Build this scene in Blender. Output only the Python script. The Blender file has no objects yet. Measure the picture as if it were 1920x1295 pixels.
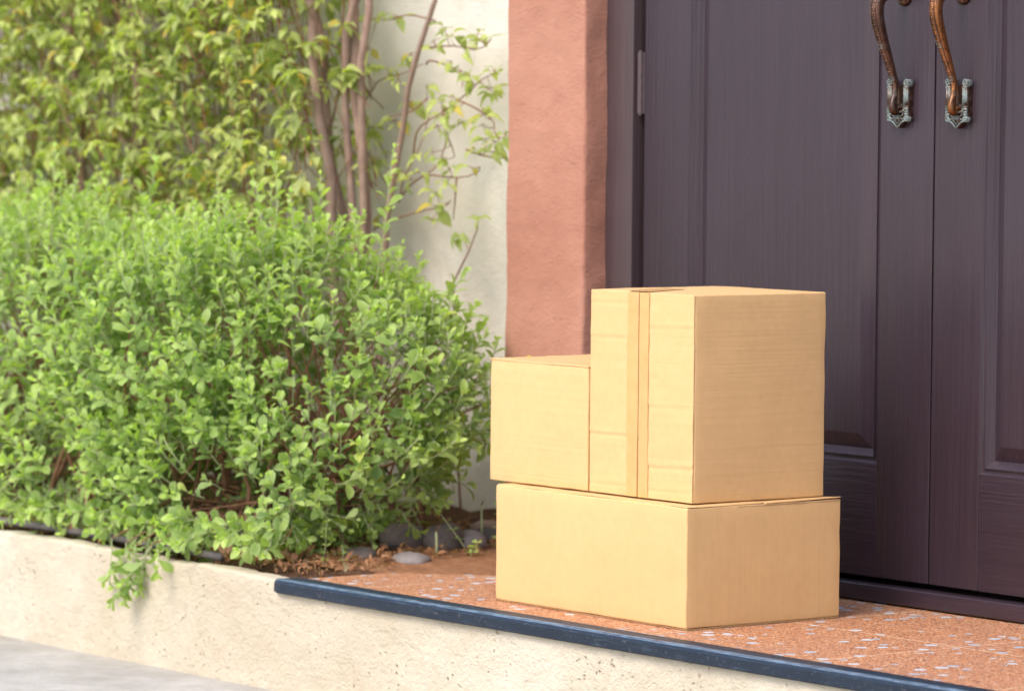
import bpy, bmesh, math, random
import numpy as np
from mathutils import Vector, Matrix, noise

random.seed(7)
RNG = np.random.default_rng(11)
SC = bpy.context.scene
COL = SC.collection
R = math.radians

# ---------------------------------------------------------------- camera
CAM_LOC = (5.9540475, -4.92934286, 0.93600617)
FW = Vector((-0.79490845, 0.60430976, -0.05413193))
RT = Vector((0.60479293, 0.79633394, 0.00881852))
UP = Vector((-0.04843621, 0.0257287, 0.99849485))
cam = bpy.data.cameras.new('camera')
cam.sensor_width = 36.0
cam.lens = 7998.37 / 1920 * 36.0
cam.clip_start = 0.1
cam.clip_end = 400.0
cam.dof.use_dof = True
cam.dof.focus_distance = 7.76
cam.dof.aperture_fstop = 4.6
cam_ob = bpy.data.objects.new('camera', cam)
COL.objects.link(cam_ob)
cam_ob.matrix_world = Matrix(((RT.x, UP.x, -FW.x, CAM_LOC[0]), (RT.y, UP.y, -FW.y, CAM_LOC[1]),
                              (RT.z, UP.z, -FW.z, CAM_LOC[2]), (0, 0, 0, 1)))
SC.camera = cam_ob

# ---------------------------------------------------------------- light
SUN_DIR = Vector((0.10, -0.62, 0.74)).normalized()      # towards the sun
world = bpy.data.worlds.new('World')
SC.world = world
world.use_nodes = True
wn = world.node_tree.nodes
wn.clear()
sky = wn.new('ShaderNodeTexSky')
sky.sky_type = 'NISHITA'
sky.sun_disc = False
sky.sun_elevation = math.asin(SUN_DIR.z)
sky.sun_rotation = math.atan2(SUN_DIR.x, SUN_DIR.y)
sky.air_density = 1.0
sky.dust_density = 3.5
sky.ozone_density = 1.0
bg = wn.new('ShaderNodeBackground')
bg.inputs['Strength'].default_value = 0.15
wo = wn.new('ShaderNodeOutputWorld')
world.node_tree.links.new(sky.outputs[0], bg.inputs[0])
world.node_tree.links.new(bg.outputs[0], wo.inputs[0])
sl = bpy.data.lights.new('sun', 'SUN')
sl.energy = 0.5
sl.angle = R(22)
sl.color = (1.0, 0.92, 0.80)
so = bpy.data.objects.new('sun', sl)
COL.objects.link(so)
so.rotation_euler = SUN_DIR.to_track_quat('Z', 'Y').to_euler()
SC.view_settings.view_transform = 'Standard'
SC.view_settings.look = 'None'
SC.view_settings.gamma = 1.0
SC.view_settings.exposure = 1.24

# ---------------------------------------------------------------- helpers
class NT:
    """a tiny wrapper that makes node trees short to write"""
    def __init__(self, name, rough=0.6, spec=0.3, metallic=0.0):
        self.m = bpy.data.materials.new(name)
        self.m.use_nodes = True
        self.t = self.m.node_tree
        self.b = self.t.nodes['Principled BSDF']
        self.out = self.t.nodes['Material Output']
        self.b.inputs['Roughness'].default_value = rough
        self.b.inputs['Specular IOR Level'].default_value = spec
        self.b.inputs['Metallic'].default_value = metallic
        self.tc = self.t.nodes.new('ShaderNodeTexCoord')
        self.co = self.tc.outputs['Object']

    def n(self, typ, **kw):
        nd = self.t.nodes.new(typ)
        for k, v in kw.items():
            setattr(nd, k, v)
        return nd

    def put(self, inp, v):
        if hasattr(v, 'is_linked'):
            self.t.links.new(v, inp)
        else:
            inp.default_value = v

    def map(self, scale=(1, 1, 1), loc=(0, 0, 0), rot=(0, 0, 0)):
        m = self.n('ShaderNodeMapping')
        m.inputs['Scale'].default_value = scale
        m.inputs['Location'].default_value = loc
        m.inputs['Rotation'].default_value = rot
        self.put(m.inputs[0], self.co)
        return m.outputs[0]

    def noise(self, scale, detail=4, rough=0.55, vec=None, dist=0.0):
        n = self.n('ShaderNodeTexNoise')
        n.inputs['Scale'].default_value = scale
        n.inputs['Detail'].default_value = detail
        n.inputs['Roughness'].default_value = rough
        n.inputs['Distortion'].default_value = dist
        self.put(n.inputs['Vector'], vec or self.co)
        return n.outputs['Fac']

    def vor(self, scale, feature='F1', vec=None, out='Distance', rnd=1.0):
        n = self.n('ShaderNodeTexVoronoi', feature=feature)
        n.inputs['Scale'].default_value = scale
        n.inputs['Randomness'].default_value = rnd
        self.put(n.inputs['Vector'], vec or self.co)
        return n.outputs[out]

    def ramp(self, fac, stops, interp='LINEAR'):
        r = self.n('ShaderNodeValToRGB')
        e = r.color_ramp.elements
        r.color_ramp.interpolation = interp
        while len(e) < len(stops):
            e.new(0.5)
        for el, (p, c) in zip(e, stops):
            el.position = p
            el.color = (*c, 1) if isinstance(c, tuple) else (c, c, c, 1)
        self.put(r.inputs[0], fac)
        return r.outputs[0]

    def mix(self, fac, a, b, mode='MIX'):
        m = self.n('ShaderNodeMix', data_type='RGBA', blend_type=mode)
        self.put(m.inputs[0], fac)
        for i, v in ((6, a), (7, b)):
            if isinstance(v, tuple):
                v = (*v, 1) if len(v) == 3 else v
            self.put(m.inputs[i], v)
        return m.outputs[2]

    def math(self, op, a, b=0.0, c=0.0):
        m = self.n('ShaderNodeMath', operation=op)
        self.put(m.inputs[0], a)
        self.put(m.inputs[1], b)
        self.put(m.inputs[2], c)
        return m.outputs[0]

    def bump(self, h, strength=0.5, dist=0.01, prev=None):
        b = self.n('ShaderNodeBump')
        b.inputs['Strength'].default_value = strength
        b.inputs['Distance'].default_value = dist
        self.put(b.inputs['Height'], h)
        if prev is not None:
            self.put(b.inputs['Normal'], prev)
        return b.outputs[0]

    def col(self, c):
        if isinstance(c, tuple):
            c = (*c, 1)
        self.put(self.b.inputs['Base Color'], c)

    def nor(self, n):
        self.put(self.b.inputs['Normal'], n)


def empty(name, loc=(0, 0, 0)):
    o = bpy.data.objects.new(name, None)
    COL.objects.link(o)
    o.location = loc
    o.empty_display_size = 0.05
    return o


def tag(o, label=None, cat=None, group=None, kind=None):
    if label: o['label'] = label
    if cat: o['category'] = cat
    if group: o['group'] = group
    if kind: o['kind'] = kind
    return o


def base_of(o):
    p = Vector((0, 0, 0))
    while o is not None:
        p += o.location
        o = o.parent
    return p


def mesh(name, V, F, mat, parent=None, smooth=True, loc=None, attrs=None, mats=None, midx=None):
    """vertices come in world coordinates; the object's origin is its parent's (or loc)"""
    V = np.asarray(V, dtype=np.float64)
    if loc is None:
        loc = Vector((0, 0, 0))
    org = base_of(parent) if parent is not None else Vector(loc)
    me = bpy.data.meshes.new(name)
    Vl = V - np.array(org)[None, :]
    me.from_pydata(Vl.tolist(), [], F if isinstance(F, list) else F.tolist())
    if smooth:
        me.polygons.foreach_set('use_smooth', [True] * len(me.polygons))
    if attrs:
        for k, a in attrs.items():
            at = me.attributes.new(k, 'FLOAT', 'POINT')
            at.data.foreach_set('value', np.asarray(a, dtype=np.float32))
    for m in (mats or [mat]):
        me.materials.append(m)
    if midx is not None:
        me.polygons.foreach_set('material_index', midx)
    me.update()
    o = bpy.data.objects.new(name, me)
    COL.objects.link(o)
    if parent is not None:
        o.parent = parent
    else:
        o.location = loc
    return o


class MB:
    def __init__(self): self.V = []; self.F = []
    def add(self, V, F):
        b = len(self.V)
        self.V.extend([tuple(v) for v in V])
        self.F.extend([tuple(i + b for i in f) for f in F])
        return self

    def box(self, lo, hi, r=0.0):
        if r > 0:
            V, F = rbox(lo, hi, r)
            return self.add(V, F)
        x0, y0, z0 = lo; x1, y1, z1 = hi
        V = [(x0, y0, z0), (x1, y0, z0), (x1, y1, z0), (x0, y1, z0), (x0, y0, z1), (x1, y0, z1), (x1, y1, z1), (x0, y1, z1)]
        F = [(0, 3, 2, 1), (4, 5, 6, 7), (0, 1, 5, 4), (1, 2, 6, 5), (2, 3, 7, 6), (3, 0, 4, 7)]
        return self.add(V, F)

    def tube(self, P, Rd, n=8, cap=True, squash=None):
        V, F = tube(P, Rd, n, cap, squash)
        return self.add(V, F)

    def build(self, name, mat, parent=None, smooth=True, loc=None):
        return mesh(name, self.V, self.F, mat, parent, smooth, loc)


def tube(P, Rd, n=8, cap=True, squash=None):
    P = [Vector(p) for p in P]
    if not hasattr(Rd, '__len__'):
        Rd = [Rd] * len(P)
    V = []; F = []
    ref = None
    for i, p in enumerate(P):
        t = (P[min(i + 1, len(P) - 1)] - P[max(i - 1, 0)])
        if t.length < 1e-9: t = Vector((0, 0, 1))
        t.normalize()
        if ref is None:
            ref = t.cross(Vector((0, 0, 1)))
            if ref.length < 0.2: ref = t.cross(Vector((1, 0, 0)))
            ref.normalize()
        ref = (ref - t * ref.dot(t)).normalized()
        b = t.cross(ref)
        sq = squash[i] if squash else (1, 1)
        for k in range(n):
            a = 2 * math.pi * k / n
            V.append(p + ref * (math.cos(a) * Rd[i] * sq[0]) + b * (math.sin(a) * Rd[i] * sq[1]))
    m = len(P)
    for i in range(m - 1):
        for k in range(n):
            k2 = (k + 1) % n
            F.append((i * n + k, i * n + k2, (i + 1) * n + k2, (i + 1) * n + k))
    if cap:
        F.append(tuple(range(n - 1, -1, -1)))
        F.append(tuple((m - 1) * n + k for k in range(n)))
    return V, F


def axis_coords(a, b, step, r):
    if b - a < 2.2 * r:
        r = (b - a) / 2.5
    L = [a, a + r * 0.3, a + r * 0.65, a + r]
    n = max(1, int(round((b - a - 2 * r) / step)))
    L += [a + r + (b - a - 2 * r) * i / n for i in range(1, n)]
    L += [b - r, b - r * 0.65, b - r * 0.3, b]
    return L


def rbox(lo, hi, r=0.003, step=10.0, disp=None):
    """closed box on a grid with rounded edges; disp(Vector, normal) -> Vector moves the points"""
    ax = [axis_coords(lo[i], hi[i], step, r) for i in range(3)]
    idx = {}; V = []; F = []
    def vid(i, j, k):
        key = (i, j, k)
        if key not in idx:
            idx[key] = len(V)
            V.append(Vector((ax[0][i], ax[1][j], ax[2][k])))
        return idx[key]
    nx, ny, nz = [len(a) - 1 for a in ax]
    for k, fl in ((0, True), (nz, False)):
        for i in range(nx):
            for j in range(ny):
                q = (vid(i, j, k), vid(i + 1, j, k), vid(i + 1, j + 1, k), vid(i, j + 1, k))
                F.append(q[::-1] if fl else q)
    for j, fl in ((0, False), (ny, True)):
        for i in range(nx):
            for k in range(nz):
                q = (vid(i, j, k), vid(i + 1, j, k), vid(i + 1, j, k + 1), vid(i, j, k + 1))
                F.append(q[::-1] if fl else q)
    for i, fl in ((0, True), (nx, False)):
        for j in range(ny):
            for k in range(nz):
                q = (vid(i, j, k), vid(i, j + 1, k), vid(i, j + 1, k + 1), vid(i, j, k + 1))
                F.append(q[::-1] if fl else q)
    rr = [min(r, (hi[i] - lo[i]) / 2.5) for i in range(3)]
    out = []
    for v in V:
        q = Vector([min(max(v[i], lo[i] + rr[i]), hi[i] - rr[i]) for i in range(3)])
        d = v - q
        nrm = d.normalized() if d.length > 1e-9 else Vector((0, 0, 1))
        # scale to an ellipsoid corner
        p = q + Vector([nrm[i] * rr[i] for i in range(3)])
        if disp: p = disp(p, nrm)
        out.append(p)
    return out, F


def fbm(p, s, o=4):
    return noise.fractal(Vector(p) * s, 1.0, 2.0, o)


# ---------------------------------------------------------------- materials
def mat_plaster(name, c1, c2, dark, pit=1.0, coarse=1.0, stain=0.5, relief=1.0):
    m = NT(name, rough=0.85, spec=0.15)
    big = m.noise(2.2, 5, 0.6)
    mid = m.noise(9, 5, 0.6, dist=0.4)
    c = m.mix(m.ramp(big, [(0.35, 0.0), (0.65, 1.0)]), c1, c2)
    c = m.mix(m.math('MULTIPLY', m.ramp(mid, [(0.55, 0.0), (0.78, 1.0)]), stain), c, dark)
    # pits from wear
    pv = m.n('ShaderNodeTexVoronoi', feature='F1')
    pv.inputs['Scale'].default_value = 55 * coarse
    m.put(pv.inputs['Vector'], m.map((1, 1, 1.2)))
    pmask = m.ramp(m.noise(7, 3, 0.6), [(0.48, 0.0), (0.62, 1.0)])
    pits = m.math('MULTIPLY', m.ramp(m.math('ADD', pv.outputs['Distance'], m.math('MULTIPLY', m.noise(120, 3, 0.7), 0.5)), [(0.34, 1.0), (0.46, 0.0)]), pmask)
    c = m.mix(m.math('MULTIPLY', pits, 0.5 * pit), c, dark)
    m.col(c)
    n1 = m.bump(m.noise(46 * coarse, 7, 0.68, vec=m.map((1, 1, 1.25)), dist=0.25), 0.55 * relief, 0.011)
    n2 = m.bump(m.noise(190, 4, 0.65), 0.6, 0.0045, n1)
    n3 = m.bump(m.math('MULTIPLY', pits, -1.0), 0.6 * pit, 0.006, n2)
    m.nor(n3)
    return m.m


def mat_cardboard(name, c1, c2, flute='none', rough=0.75):
    m = NT(name, rough=rough, spec=0.2)
    fib = m.noise(900, 3, 0.7)
    mot = m.noise(60, 4, 0.6)
    blot = m.noise(5, 3, 0.5)
    c = m.mix(m.ramp(mot, [(0.1, 0.0), (0.9, 1.0)]), c1, c2)
    c = m.mix(m.math('MULTIPLY', m.ramp(fib, [(0.55, 0.0), (0.75, 1.0)]), 0.35), c, tuple(v * 0.68 for v in c1))
    c = m.mix(m.math('MULTIPLY', m.ramp(blot, [(0.4, 0.0), (0.7, 1.0)]), 0.15), c, tuple(v * 0.88 for v in c1))
    h = m.math('MULTIPLY', fib, 0.15)
    if flute in ('x', 'z'):
        # fine corrugation lines: bands running across z (horizontal) or across x/y (vertical)
        sc = (1.4, 1.4, 85) if flute == 'z' else (85, 85, 1.0)
        ln = m.noise(1.0, 3, 0.6, vec=m.map(sc))
        sc2 = (3, 3, 165) if flute == 'z' else (150, 150, 2)
        ln2 = m.noise(1.0, 2, 0.5, vec=m.map(sc2))
        patch = m.ramp(m.noise(4, 2, 0.5), [(0.35, 0.25), (0.65, 1.0)])
        h = m.math('ADD', h, m.math('MULTIPLY', ln, patch))
        h = m.math('ADD', h, m.math('MULTIPLY', ln2, 0.35))
        c = m.mix(m.math('MULTIPLY', m.ramp(ln, [(0.5, 0.0), (0.7, 1.0)]), 0.05), c, tuple(v * 0.78 for v in c1))
    m.col(c)
    m.nor(m.bump(h, 0.22 if flute == 'z' else 0.16, 0.004))
    return m.m


def mat_wood(name, base, axis='z'):
    m = NT(name, rough=0.42, spec=0.5)
    if axis == 'z':
        vec = m.map((150, 150, 2.6)); vec2 = m.map((34, 34, 0.8))
    else:
        vec = m.map((4.5, 150, 150)); vec2 = m.map((1.6, 34, 34))
    g = m.noise(1.0, 5, 0.62, vec=vec, dist=0.5)
    g2 = m.noise(1.0, 4, 0.6, vec=vec2, dist=1.2)
    big = m.noise(3, 3, 0.5)
    lt = tuple(v * 1.2 for v in base); dk = tuple(v * 0.8 for v in base)
    c = m.mix(m.ramp(g, [(0.3, 0.0), (0.7, 1.0)]), dk, lt)
    c = m.mix(m.math('MULTIPLY', g2, 0.35), c, base)
    c = m.mix(m.math('MULTIPLY', m.ramp(big, [(0.4, 0.0), (0.7, 1.0)]), 0.3), c, (base[0] * 1.5, base[1] * 1.5, base[2] * 1.7))
    spk = m.ramp(m.vor(260, vec=m.co), [(0.05, 1.0), (0.10, 0.0)])
    c = m.mix(m.math('MULTIPLY', spk, m.math('MULTIPLY', m.ramp(m.noise(30, 2), [(0.5, 0.0), (0.7, 1.0)]), 0.5)), c, (0.25, 0.23, 0.25))
    m.col(c)
    m.put(m.b.inputs['Roughness'], m.math('MULTIPLY_ADD', g2, 0.16, 0.27))
    n1 = m.bump(g, 0.55, 0.003)
    m.nor(m.bump(g2, 0.30, 0.004, n1))
    return m.m


def mat_simple(name, c1, c2, rough=0.6, spec=0.3, metallic=0.0, s=20, bump=0.3, bd=0.004):
    m = NT(name, rough=rough, spec=spec, metallic=metallic)
    a = m.noise(s, 5, 0.6)
    m.col(m.mix(m.ramp(a, [(0.3, 0.0), (0.7, 1.0)]), c1, c2))
    m.nor(m.bump(m.noise(s * 4, 4, 0.6), bump, bd))
    return m.m


def mat_metal(name, copper, patina, amount):
    m = NT(name, rough=0.38, spec=0.5, metallic=0.85)
    a = m.noise(38, 5, 0.65, dist=0.8)
    b = m.noise(14, 3, 0.5)
    geo = m.n('ShaderNodeNewGeometry')
    c = m.mix(m.ramp(b, [(0.35, 0.0), (0.65, 1.0)]), copper, tuple(v * 0.4 for v in copper))
    pm = m.ramp(a, [(0.62 - amount, 0.0), (0.75 - amount, 1.0)])
    c = m.mix(pm, c, patina)
    c = m.mix(m.math('MULTIPLY', m.ramp(m.noise(120, 3, 0.6), [(0.5, 0.0), (0.65, 1.0)]), 0.6), c, (0.04, 0.035, 0.03))
    m.col(c)
    m.put(m.b.inputs['Metallic'], m.math('MULTIPLY_ADD', pm, -0.75, 0.9))
    m.put(m.b.inputs['Roughness'], m.math('MULTIPLY_ADD', pm, 0.3, 0.3))
    m.nor(m.bump(m.noise(160, 4, 0.6), 0.4, 0.001))
    return m.m


def mat_leaf(name, old, young, yellow, rim, trans=0.45):
    """per leaf: tint 0..1 goes from old to young leaf colour, warm picks yellowing ones; rim is the pale margin"""
    m = NT(name, rough=0.5, spec=0.35)
    at = m.n('ShaderNodeAttribute'); at.attribute_name = 'tint'
    aw = m.n('ShaderNodeAttribute'); aw.attribute_name = 'warm'
    ar = m.n('ShaderNodeAttribute'); ar.attribute_name = 'rim'
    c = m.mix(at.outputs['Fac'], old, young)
    c = m.mix(aw.outputs['Fac'], c, yellow)
    c = m.mix(m.math('MULTIPLY', m.ramp(m.noise(60, 3), [(0.4, 0.0), (0.7, 1.0)]), 0.3), c, tuple(v * 0.7 for v in old))
    c = m.mix(m.math('MULTIPLY', m.math('POWER', ar.outputs['Fac'], 5.0), 0.55), c, rim)
    geo = m.n('ShaderNodeNewGeometry')
    cb = m.mix(geo.outputs['Backfacing'], c, m.mix(0.35, c, (0.42, 0.50, 0.30)))
    m.col(cb)
    tr = m.n('ShaderNodeBsdfTranslucent')
    tcol = m.mix(1.0, c, (1.35, 1.5, 0.45), 'MULTIPLY')
    m.put(tr.inputs['Color'], tcol)
    ms = m.n('ShaderNodeMixShader')
    ms.inputs[0].default_value = trans
    m.put(ms.inputs[1], m.b.outputs[0])
    m.put(ms.inputs[2], tr.outputs[0])
    m.put(m.out.inputs['Surface'], ms.outputs[0])
    return m.m


def mat_terrazzo():
    m = NT('terrazzo', rough=0.55, spec=0.35)
    sp = m.n('ShaderNodeTexVoronoi', feature='F1')
    sp.inputs['Scale'].default_value = 320
    m.put(sp.inputs['Vector'], m.co)
    sep = m.n('ShaderNodeSeparateColor')
    m.put(sep.inputs[0], sp.outputs['Color'])
    c = m.ramp(sep.outputs[0], [(0.0, (0.10, 0.045, 0.03)), (0.13, (0.30, 0.11, 0.05)), (0.30, (0.44, 0.185, 0.085)),
                                (0.55, (0.53, 0.25, 0.125)), (0.80, (0.60, 0.35, 0.20)), (0.96, (0.66, 0.50, 0.37))], 'CONSTANT')
    mott = m.noise(5, 4, 0.6)
    c = m.mix(m.math('MULTIPLY', m.ramp(mott, [(0.4, 0.0), (0.7, 1.0)]), 0.35), c, (0.36, 0.20, 0.15))
    # grey-blue chips, in loose clusters
    cv = m.n('ShaderNodeTexVoronoi', feature='F1')
    cv.voronoi_dimensions = '2D'
    cv.inputs['Scale'].default_value = 25
    m.put(cv.inputs['Vector'], m.map((1.0, 1.0, 0.0)))
    sc = m.n('ShaderNodeSeparateColor')
    m.put(sc.inputs[0], cv.outputs['Color'])
    clus = m.noise(6.5, 2, 0.5, vec=m.map((1, 1, 0), (3.1, 1.7, 0)))
    pick = m.math('GREATER_THAN', m.math('ADD', sc.outputs[0], m.math('MULTIPLY', clus, 2.6)), 2.02)
    rad = m.math('MULTIPLY_ADD', sc.outputs[1], 0.16, 0.20)
    chip = m.math('MULTIPLY', pick, m.math('LESS_THAN', m.math('ADD', cv.outputs['Distance'], m.math('MULTIPLY', m.noise(90, 1), 0.08)), rad))
    c = m.mix(chip, c, m.mix(sc.outputs[2], (0.32, 0.38, 0.46), (0.50, 0.55, 0.60)))
    # joints between the 0.447 m tiles
    sx = m.n('ShaderNodeSeparateXYZ'); m.put(sx.inputs[0], m.co)
    def joint(v, off):
        f = m.math('FRACT', m.math('DIVIDE', m.math('SUBTRACT', v, off), 0.447))
        d = m.math('ABSOLUTE', m.math('SUBTRACT', f, 0.5))
        return m.math('GREATER_THAN', d, 0.4950)
    j = m.math('MAXIMUM', joint(sx.outputs[0], 10.0 * 0.447 * 0 + 0.0), joint(sx.outputs[1], 0.26))
    c = m.mix(m.math('MULTIPLY', j, 0.55), c, (0.78, 0.62, 0.46))
    m.col(c)
    n1 = m.bump(sep.outputs[1], 0.25, 0.0012)
    m.nor(m.bump(m.math('MULTIPLY', j, -1.0), 0.5, 0.003, n1))
    return m.m


def mat_concrete():
    m = NT('concrete', rough=0.9, spec=0.15)
    a = m.noise(3.0, 6, 0.65)
    b = m.noise(22, 5, 0.65)
    c = m.mix(m.ramp(a, [(0.35, 0.0), (0.65, 1.0)]), (0.34, 0.325, 0.30), (0.52, 0.505, 0.48))
    c = m.mix(m.math('MULTIPLY', m.ramp(b, [(0.5, 0.0), (0.75, 1.0)]), 0.45), c, (0.27, 0.25, 0.22))
    sx = m.n('ShaderNodeSeparateXYZ'); m.put(sx.inputs[0], m.co)
    # a band of old grime along the foot of the wall
    g = m.math('ADD', m.math('MULTIPLY', sx.outputs[1], -1.0), m.math('MULTIPLY', m.noise(6, 4), 0.16))
    gm = m.ramp(g, [(0.20, 1.0), (0.36, 0.0)])
    c = m.mix(m.math('MULTIPLY', gm, 0.55), c, (0.30, 0.275, 0.23))
    m.col(c)
    gr = m.noise(260, 4, 0.7)
    c = m.mix(m.math('MULTIPLY', m.ramp(gr, [(0.5, 0.0), (0.68, 1.0)]), 0.35), c, (0.22, 0.205, 0.185))
    m.col(c)
    n1 = m.bump(m.noise(60, 5, 0.65), 0.5, 0.006)
    m.nor(m.bump(gr, 0.5, 0.003, n1))
    return m.m


def mat_soil(name, a, b, spk):
    m = NT(name, rough=0.95, spec=0.1)
    c = m.mix(m.ramp(m.noise(30, 6, 0.7), [(0.35, 0.0), (0.65, 1.0)]), a, b)
    c = m.mix(m.math('MULTIPLY', m.ramp(m.noise(220, 3, 0.6), [(0.58, 0.0), (0.7, 1.0)]), 0.8), c, spk)
    m.col(c)
    m.nor(m.bump(m.noise(140, 6, 0.7), 0.9, 0.006))
    return m.m


M = dict(
    cream=mat_plaster('cream_plaster', (0.53, 0.46, 0.34), (0.64, 0.585, 0.475), (0.38, 0.26, 0.15), pit=1.4, stain=0.30, relief=1.4),
    wall=mat_plaster('wall_plaster', (0.58, 0.535, 0.46), (0.72, 0.69, 0.63), (0.42, 0.35, 0.28), pit=0.35, coarse=0.6, stain=0.45, relief=0.7),
    salmon=mat_plaster('salmon_plaster', (0.36, 0.165, 0.115), (0.46, 0.240, 0.172), (0.27, 0.105, 0.075), pit=0.6, coarse=0.7, stain=0.4, relief=0.75),
    card_flat=mat_cardboard('cardboard_smooth', (0.60, 0.385, 0.175), (0.67, 0.44, 0.212), 'x'),
    card_rip=mat_cardboard('cardboard_rippled', (0.60, 0.385, 0.178), (0.68, 0.445, 0.216), 'z'),
    card_edge=mat_simple('cardboard_cut_edge', (0.20, 0.12, 0.06), (0.45, 0.28, 0.14), 0.9, 0.1, s=300),
    tape=mat_simple('parcel_tape', (0.56, 0.325, 0.12), (0.62, 0.37, 0.15), 0.32, 0.5, s=30, bump=0.12),
    wood_v=mat_wood('door_wood_upright', (0.031, 0.0195, 0.028), 'z'),
    wood_h=mat_wood('door_wood_level', (0.031, 0.0195, 0.028), 'x'),
    jamb=mat_wood('jamb_wood', (0.060, 0.040, 0.044), 'z'),
    gap=mat_simple('dark_gap', (0.008, 0.006, 0.006), (0.012, 0.009, 0.008), 0.9, 0.1),
    hinge=mat_simple('hinge_paint', (0.060, 0.042, 0.046), (0.08, 0.055, 0.06), 0.4, 0.5, s=60),
    bronze_green=mat_metal('bronze_with_patina', (0.22, 0.12, 0.08), (0.17, 0.21, 0.205), 0.26),
    bronze=mat_metal('polished_bronze', (0.50, 0.20, 0.075), (0.16, 0.14, 0.11), 0.06),
    bronze_dull=mat_metal('dull_bronze', (0.20, 0.105, 0.075), (0.12, 0.12, 0.11), 0.08),
    nosing=None,
    terrazzo=mat_terrazzo(), concrete=mat_concrete(),
    soil=mat_soil('mulch_soil', (0.050, 0.028, 0.018), (0.14, 0.075, 0.045), (0.34, 0.20, 0.12)),
    brown_patch=mat_soil('brown_grainy', (0.22, 0.105, 0.055), (0.32, 0.165, 0.09), (0.46, 0.28, 0.17)),
    pipe=mat_simple('grey_plastic', (0.10, 0.09, 0.10), (0.20, 0.175, 0.18), 0.6, 0.3, s=14, bump=0.4),
    bark=mat_simple('smooth_bark', (0.22, 0.14, 0.11), (0.34, 0.24, 0.19), 0.8, 0.2, s=24, bump=0.5),
    twig=mat_simple('brown_twig', (0.16, 0.075, 0.045), (0.30, 0.16, 0.10), 0.8, 0.2, s=60),
    stem=mat_simple('pale_green_stem', (0.30, 0.34, 0.17), (0.42, 0.46, 0.26), 0.6, 0.3, s=60),
    leaf=mat_leaf('shrub_leaf', (0.12, 0.225, 0.065), (0.55, 0.70, 0.20), (0.50, 0.50, 0.06), (0.46, 0.56, 0.30), 0.42),
    ivy=mat_leaf('pointed_leaf', (0.28, 0.34, 0.12), (0.68, 0.73, 0.27), (0.60, 0.42, 0.06), (0.24, 0.32, 0.10), 0.45),  # pale colours paint the washed-out upper-left glow into the leaves
    dry=mat_leaf('dry_leaf', (0.24, 0.105, 0.05), (0.38, 0.19, 0.09), (0.55, 0.33, 0.16), (0.50, 0.30, 0.16), 0.2),
)
def mk_nosing(worn_highlight=False):
    m = NT('scuffed_trim_highlight' if worn_highlight else 'black_step_trim', rough=0.36, spec=0.35)
    a = m.noise(10, 4, 0.6)
    c = m.mix(a, (0.006, 0.011, 0.021), (0.013, 0.024, 0.043))
    scr = m.noise(1.0, 4, 0.7, vec=m.map((16, 160, 160)))
    c = m.mix(m.math('MULTIPLY', m.ramp(scr, [(0.56, 0.0), (0.72, 1.0)]), 0.4), c, (0.07, 0.10, 0.145))
    if worn_highlight:
        c = m.mix(m.ramp(m.noise(1.0, 4, 0.6, vec=m.map((30, 200, 200))), [(0.35, 0.25), (0.6, 1.0)]), c, (0.115, 0.175, 0.25))  # lip highlight painted in as lighter blue, broken up by scuffs
    dust = m.ramp(m.noise(120, 4, 0.7), [(0.6, 0.0), (0.78, 1.0)])
    c = m.mix(m.math('MULTIPLY', dust, 0.4), c, (0.30, 0.31, 0.33))
    m.col(c)
    m.nor(m.bump(scr, 0.2, 0.001))
    return m.m
M['nosing'] = mk_nosing()
M['nosing_worn_highlight'] = mk_nosing(True)

# stones each get a tone of their own through the object's random value
def mk_stone(name, a, b):
    return mat_simple(name, a, b, 0.75, 0.25, s=30, bump=0.35)

# ---------------------------------------------------------------- the setting
GZ = -0.222
FY = -0.155                                   # front face of the low retaining wall
PX = -1.103                                   # left end of the porch
o = mesh('pavement', *(lambda s: ([(-s, -s, GZ), (s, -s, GZ), (s, s, GZ), (-s, s, GZ)], [(0, 1, 2, 3)]))(150), M['concrete'], smooth=False)
tag(o, kind='structure')

# porch slab with its tiled top
def porch():
    V, F = rbox((PX, -0.140, -0.10), (2.9, 0.70, 0.0), 0.001, 10)
    return mesh('porch_floor', V, F, M['terrazzo'], smooth=False)
tag(porch(), kind='structure')

# soil bed
def soil_bed():
    V = []; F = []
    x0, x1, y0, y1, st = -4.8, -1.078, -0.125, 0.82, 0.022
    nx = int((x1 - x0) / st); ny = int((y1 - y0) / st)
    for i in range(nx + 1):
        for j in range(ny + 1):
            x = x0 + (x1 - x0) * i / nx; y = y0 + (y1 - y0) * j / ny
            z = -0.004 + 0.018 * min(1, max(0, (y + 0.1) / 0.4)) + 0.020 * fbm((x, y, 0), 6, 3) + 0.006 * fbm((x, y, 3), 40, 2)
            z += 0.035 * min(1, max(0, (y - 0.5) / 0.25))
            e = min(1, max(0, (x1 - x) / 0.12))
            z = z * e + 0.0045 * (1 - e)
            if x > PX + 0.001: z = 0.0035 - max(0, x - PX - 0.006 - 0.012 * fbm((0, y, 7), 9, 3)) * 0.9
            V.append((x, y, z))
    for i in range(nx):
        for j in range(ny):
            a = i * (ny + 1) + j
            F.append((a, a + ny + 1, a + ny + 2, a + 1))
    b = len(V)
    V += [(x0, y0, -0.2), (x1, y0, -0.2), (x1, y1, -0.2), (x0, y1, -0.2)]
    return mesh('soil', V, F, M['soil'])
tag(soil_bed(), kind='structure')

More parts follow.
